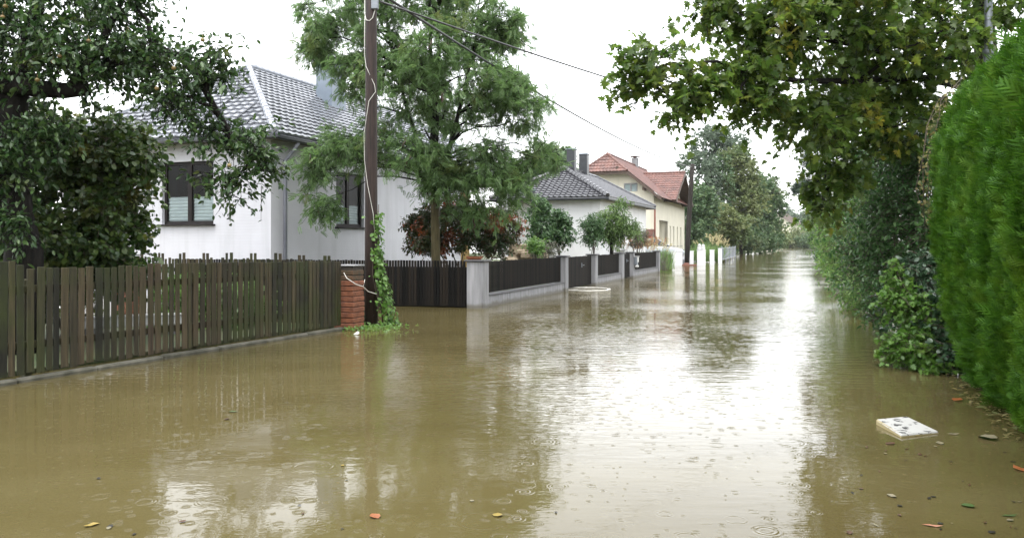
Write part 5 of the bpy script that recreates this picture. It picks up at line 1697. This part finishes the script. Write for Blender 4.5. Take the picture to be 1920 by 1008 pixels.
# roadside trees beyond the cream house
grp = "trees beyond the cream house"
far_tree("tall_tree", "tallest grey-green tree behind the cream house with an airy crown", [EP(1335, 290, 112, 55, 48, 4), EP(1310, 310, 110, 38, 32, 3), EP(1372, 275, 114, 34, 30, 3), EP(1340, 252, 112, 32, 18, 3)], 170, .34, M['far_leaf_grey'], 1335, 112, grp)
far_tree("conifer_tree", "narrow dark conifer between the airy tall tree and the olive tree", [EP(1357, 300, 105, 9, 22, .8), EP(1357, 345, 105, 15, 45, 1.4), EP(1357, 410, 105, 20, 50, 1.8)], 90, .3, M['far_leaf_dark'], 1357, 105, grp)
far_tree("conifer_tree", "pale narrow conifer just left of the dark conifer", [EP(1334, 330, 104, 10, 30, 1), EP(1334, 380, 104, 16, 45, 1.6)], 70, .3, M['far_leaf_grey'], 1334, 104, grp)
far_tree("broad_tree", "olive green broad tree behind the far utility pole", [EP(1390, 330, 108, 32, 45, 3), EP(1380, 295, 108, 22, 22, 2.5), EP(1400, 380, 107, 38, 40, 3)], 170, .36, M['far_leaf_olive'], 1390, 108, grp)
far_tree("broad_tree", "big rounded green tree at the right end of the roadside trees", [EP(1430, 370, 124, 36, 50, 4), EP(1448, 400, 126, 26, 50, 4), EP(1415, 420, 122, 40, 42, 4), EP(1425, 345, 124, 24, 28, 3)], 230, .38, M['far_leaf_dark'], 1425, 124, grp, zmin=.2)
far_tree("broad_tree", "low olive tree right of the cream house roof", [EP(1345, 410, 96, 40, 28, 3), EP(1330, 432, 95, 40, 30, 3), EP(1372, 430, 96, 32, 32, 3)], 180, .33, M['far_leaf_olive'], 1345, 96, grp, zmin=.2)
far_tree("broad_tree", "dark shady tree directly behind the leaning utility pole", [EP(1312, 390, 90, 34, 50, 3), EP(1305, 440, 88, 30, 30, 3)], 150, .33, M['far_leaf_dark'], 1308, 90, grp, zmin=.2)
far_tree("broad_tree", "small rounded dark tree closing the row at the far bend", [EP(1452, 440, 150, 20, 26, 4), EP(1440, 450, 148, 30, 18, 4)], 90, .4, M['far_leaf_olive'], 1450, 150, grp, zmin=.1)
far_tree("broad_tree", "dense green undergrowth tree at the water line behind the far pole", [EP(1395, 448, 114, 45, 24, 3), EP(1432, 452, 120, 30, 18, 3)], 130, .34, M['far_leaf_dark'], 1395, 114, grp, zmin=.05)
far_tree("broad_tree", "dark tree whose crown shows above the black roof beside the feathery tree", [EP(1035, 300, 62, 45, 28, 3), EP(1010, 315, 62, 30, 30, 3)], 90, .3, M['far_leaf_dark'], 1030, 62, None)
grp = "bushes closing the far end of the street"
far_tree("far_bush", "low pale green bush in front of the distant yellow house", [EP(1478, 452, 250, 22, 12, 6), EP(1490, 440, 255, 12, 12, 5)], 80, .55, M['far_leaf_olive'], 1480, 250, grp, .2, .1)
far_tree("far_bush", "dark bush right of the distant yellow house at the end of the street", [EP(1515, 450, 245, 22, 14, 6), EP(1532, 446, 235, 18, 20, 6)], 80, .55, M['far_leaf_dark'], 1515, 245, grp, .2, .1)
far_tree("poplar_tree", "slim far conifer right of the distant yellow house", [EP(1513, 420, 270, 7, 30, 2)], 40, .5, M['far_leaf_dark'], 1513, 270, None)
far_tree("poplar_tree", "second slim far conifer, nearer the right bank", [EP(1524, 424, 268, 7, 28, 2)], 40, .5, M['far_leaf_dark'], 1524, 268, None)
far_wood = far_tree("far_wood", "hazy grey far-off wood above the distant yellow house roof", [EP(1495, 415, 420, 40, 22, 12), EP(1475, 405, 420, 20, 14, 10), EP(1560, 420, 420, 60, 30, 14)], 130, 1.0, M['far_leaf_grey'], 1495, 420, None)
far_wood['kind'] = 'stuff'

# ================================================================== SHRUBS OF THE GARDENS
bush("red_shrub", "dark shrub with red and orange leaves behind the corner pillar", [EP(880, 430, 24.5, 75, 45, 1.0), EP(800, 450, 24.5, 40, 40, .8), EP(930, 450, 24.5, 35, 35, .8), EP(855, 400, 25, 60, 38, .8), EP(935, 425, 25, 40, 32, .8), EP(790, 420, 25, 30, 34, .7)], 290, .34, 9, 8, LEAF_OVAL, .10, M['red_leaf'], stems=9)
g2 = "shrubs in front of the white house"
bush("green_shrub", "upright green shrub left of the white house wall, beside the porch column", [EP(1008, 420, 34, 24, 40, .9), EP(1012, 385, 34, 16, 20, .6)], 60, .35, 8, 6, LEAF_OVAL, .13, M['shrub_leaf'], g2)
bush("green_shrub", "rounded dark green shrub in front of the white house wall", [EP(1050, 435, 35, 26, 34, .9), EP(1046, 412, 35, 18, 20, .6)], 80, .35, 8, 6, LEAF_OVAL, .13, M['shrub_leaf'], g2)
bush("green_shrub", "dense dark shrub left of the small light green tree", [EP(1108, 440, 36, 22, 36, .8), EP(1115, 420, 36, 18, 22, .7)], 60, .35, 8, 6, LEAF_LANCE, .14, M['shrub_leaf'], g2)
bush("dry_shrub", "low dusty brown shrub behind the long black fence section", [EP(1032, 466, 30, 28, 14, .6), EP(1010, 470, 30, 24, 12, .6)], 45, .25, 8, 7, LEAF_OVAL, .06, M['dusty_leaf'])
bush("low_shrub", "low green shrub beside the sandstone wall", [EP(1002, 462, 28, 20, 14, .5)], 30, .25, 8, 6, LEAF_OVAL, .08, M['privet_leaf'])
bush("white_shrub", "pale silvery shrub beside the small light green tree", [EP(1196, 446, 43, 20, 18, .7), EP(1180, 430, 42, 14, 14, .5)], 36, .3, 8, 6, LEAF_LANCE, .12, M['dusty_leaf'])

def small_tree():
    Y = 37.0
    b = np.array([(1146 - CX) / F * Y, Y, .05])
    t = thing("small_tree", b, "small light green garden tree with a crooked dark trunk in front of the white house", "tree")
    mb = MB()
    tr = [b - ZV * .2, P(1147, 465, Y), P(1145, 450, Y), P(1150, 435, Y), P(1155, 420, Y)]
    mb.tube(tr, [.10, .09, .085, .07, .04], 8)
    ells = [EP(1150, 405, Y, 34, 30, 1.0), EP(1175, 425, Y, 32, 20, 1.0), EP(1128, 430, Y, 26, 26, .9), EP(1160, 385, Y, 20, 14, .7), EP(1190, 440, Y - .3, 16, 12, .5), EP(1150, 440, Y, 30, 18, .9)]
    limbs_to(mb, tr[2:], [e[0] for e in ells] + list(sample_in(ells, 12)[0]), .03)
    obj("trunk", mb, M['bark'], t, True)
    crown(t, ells, 120, .38, 8, 6, LEAF_LANCE, .15, M['light_leaf'], M['bark'], droop=.4, leaf_droop=.5)
small_tree()

def grasses(name, label, px, base_y, n, h, spread, mat, plume=None, plume_n=0, Y=None, z0=0.0, group=None, lean=.35):
    c = G(px, base_y) if Y is None else np.array([(px - CX) / F * Y, Y, z0])
    t = thing(name, c, label, "ornamental grass", group)
    pos = c + np.stack([np.clip(RNG.normal(0, spread, n), -1.7 * spread, 1.7 * spread), np.clip(RNG.normal(0, spread * .7, n), -spread, spread), np.zeros(n)], 1)
    d = unit(np.stack([RNG.normal(0, lean, n), RNG.normal(0, lean, n), np.ones(n)], 1))
    nr = unit(np.cross(d, rand_dirs(n)) + 1e-3)
    leaves_obj("blades", BLADE, pos, d, nr, RNG.uniform(.55, 1.05, n) * h, mat, t, RNG.uniform(.015, .03, n))
    if plume_n:
        k = plume_n
        d2 = unit(np.stack([RNG.normal(.1, lean * .9, k), RNG.normal(0, lean * .9, k), np.ones(k)], 1))
        p0 = c + np.stack([RNG.normal(0, spread * .6, k), RNG.normal(0, spread * .6, k), np.zeros(k)], 1)
        tip = p0 + d2 * (h * RNG.uniform(.85, 1.2, k))[:, None]
        m = 26
        q = RNG.random((k, m))
        pp = (tip[:, None] + d2[:, None] * (q[..., None] * .38) + RNG.normal(size=(k, m, 3)) * .02).reshape(-1, 3)
        dd = unit(np.repeat(d2, m, 0) + rand_dirs(k * m) * .7)
        leaves_obj("plumes", LEAF_LANCE, pp, dd, rand_dirs(k * m), RNG.uniform(.07, .14, k * m), plume, t)
grasses("tall_grass", "tall green reed-like grass in the water between the black fence and the white wall block", 1246, 500, 420, 1.35, .26, M['grass_green'], lean=.16)
grasses("pampas_grass", "pampas grass with straw coloured plumes above the white posts", 1338, 0, 600, 1.75, .40, M['grass_green'], M['grass_straw'], 45, Y=66, z0=.05, lean=.42)
grasses("green_clump", "yellow green grass clump left of the pampas plumes", 1314, 0, 420, 1.9, .35, M['grass_green'], Y=68, z0=.05, lean=.35)
grasses("rusty_grass", "rusty plumed grass behind the last black fence section", 1195, 0, 420, 1.35, .9, M['dusty_leaf'], M['grass_red'], 60, Y=44, z0=.07, lean=.2)
grasses("rusty_grass", "straw plumed grass between the letterbox and the white car", 1222, 0, 320, 1.25, .7, M['grass_green'], M['grass_straw'], 40, Y=46.5, z0=.07, lean=.22)

# ================================================================== RIGHT BANK
g3 = "shrubs along the right bank"
bush("laurel_shrub", "large dark glossy shrub just beyond the thuja hedge under the maple", [EP(1690, 390, 13.5, 75, 110, 1.1), EP(1725, 300, 13.2, 50, 70, .9), EP(1640, 470, 14.5, 65, 90, 1.1), EP(1740, 440, 12.8, 45, 90, .7), EP(1660, 300, 15, 55, 60, 1), EP(1690, 540, 13.6, 50, 60, .8), EP(1665, 590, 13.8, 35, 28, .6)], 320, .42, 9, 7, LEAF_OVAL, .085, M['laurel_leaf'], g3, stems=14, base=np.array([(1720 - CX) / F * 13.6, 13.6, 0]))
bush("privet_shrub", "tall mid green privet beyond the dark glossy shrub, leaning over the water", [EP(1610, 450, 19, 60, 95, 1.3), EP(1640, 360, 19, 55, 70, 1.2), EP(1570, 440, 23, 40, 70, 1.3), EP(1625, 540, 17.5, 45, 45, .9), EP(1585, 370, 24, 40, 50, 1.2), EP(1640, 560, 16.8, 45, 32, .8), EP(1605, 545, 20, 35, 30, .8)], 290, .45, 9, 7, LEAF_LANCE, .115, M['privet_leaf'], g3, stems=14, base=np.array([(1660 - CX) / F * 20, 20, 0]))
bush("privet_shrub", "light green low bush at the water line beyond the tall privet", [EP(1590, 510, 27, 30, 24, .9), EP(1570, 490, 30, 26, 30, 1.0)], 80, .4, 8, 6, LEAF_OVAL, .12, M['privet_leaf'], g3, base=np.array([(1600 - CX) / F * 29, 29, 0]))
bush("bank_bush", "dark rounded bush farther along the right bank beside the bright water", [EP(1552, 470, 46, 22, 20, 1.2), EP(1560, 440, 50, 26, 30, 1.5)], 80, .5, 8, 6, LEAF_OVAL, .17, M['shrub_leaf'], g3, base=np.array([(1565 - CX) / F * 48, 48, 0]))
bush("bank_bush", "farthest green bush on the right bank below the maple leaves", [EP(1538, 446, 75, 20, 24, 2), EP(1560, 420, 80, 30, 45, 2.5)], 80, .7, 8, 6, CLUMP, .22, M['far_leaf_dark'], g3, base=np.array([(1560 - CX) / F * 78, 78, 0]))
bush("ivy_mass", "dark ivy covered mound at the far foot of the thuja hedge", [EP(1745, 560, 11.0, 45, 60, .5), EP(1755, 640, 10.3, 32, 60, .4), EP(1700, 570, 11.8, 45, 45, .5), EP(1735, 500, 11.6, 45, 30, .5), EP(1775, 680, 9.9, 22, 40, .35), EP(1770, 600, 10.3, 25, 60, .4)], 170, .26, 9, 7, LEAF_ROUND, .06, M['ivy_leaf'], None, stems=8, cat="ivy", base=np.array([(1755 - CX) / F * 11, 11, 0]))
bush("maple_sapling", "fresh light green sapling hanging over the water in front of the ivy mound", [EP(1700, 650, 10.2, 42, 36, .4), EP(1690, 560, 10.7, 35, 40, .35), EP(1745, 690, 9.9, 30, 20, .3), EP(1680, 510, 10.9, 12, 16, .2), EP(1735, 600, 10.4, 30, 40, .35)], 120, .22, 8, 6, LEAF_MAPLE, .058, M['fresh_leaf'], None, stems=8, cat="sapling", base=np.array([(1760 - CX) / F * 10.4, 10.4, 0]))
def dry_ivy():
    t = thing("dry_creeper", HB + U * .15, "withered yellow creeper hanging down the far end of the thuja hedge", "climbing plant")
    st = MB(); path = [P(1800, 150, 10.1), P(1775, 190, 10.0), P(1755, 230, 9.95), P(1738, 290, 9.9), P(1735, 360, 9.9), P(1745, 420, 9.9)]
    for k in range(3):
        st.tube([p + np.array([random.uniform(-.08, .04), .05 * k, random.uniform(-.05, .05)]) for p in path], .0045, 5)
    obj("stems", st, M['stem'], t, True)
    n = 260
    f = RNG.random(n) ** .8 * (len(path) - 1.001); k = f.astype(int); A = np.array(path)
    pos = A[k] + (A[k + 1] - A[k]) * (f - k)[:, None] + RNG.normal(size=(n, 3)) * .05
    leaves_obj("foliage", LEAF_ROUND, pos, unit(rand_dirs(n) + [0, 0, -.6]), rand_dirs(n), RNG.uniform(.028, .05, n), M['dry_leaf'], t)
dry_ivy()

g4 = "low garden plants behind the picket fence"
for px0, px1, Y, mat_, lab in ((300, 400, 14.6, 'privet_leaf', "low leafy garden plants behind the picket fence below the bungalow window"),
                               (400, 500, 15.0, 'light_leaf', "low yellow green garden plants behind the picket fence beside the brick pillar"),
                               (-60, 120, 12.0, 'hazel_leaf', "low dark undergrowth behind the picket fence at the apple trunk")):
    w = (px1 - px0) / 2
    bush("garden_plants", lab, [EP(px0 + w, 560, Y, w * 1.1, 45, .8), EP(px0 + w * .6, 600, Y - .6, w * .7, 30, .5)], 70, .3, 8, 7, LEAF_OVAL, .09, M[mat_], None, "plants", stems=5)

# ================================================================== RAIN HAZE
def haze():
    m = bpy.data.materials.new("rain_haze"); m.use_nodes = True
    nt = m.node_tree; nt.nodes.clear()
    v = nt.nodes.new("ShaderNodeVolumePrincipled")
    v.inputs['Color'].default_value = (.93, .95, .97, 1)
    v.inputs['Density'].default_value = HAZE
    o = nt.nodes.new("ShaderNodeOutputMaterial")
    nt.links.new(v.outputs[0], o.inputs['Volume'])
    mb = MB(); mb.box((0, 370, 21), (1120, 1140, 46), np.array([1., 0, 0]), np.array([0, 1., 0]))
    tag(obj("haze", mb, m), kind='stuff')
HAZE = 0.00012
haze()
scene.cycles.volume_bounces = 1
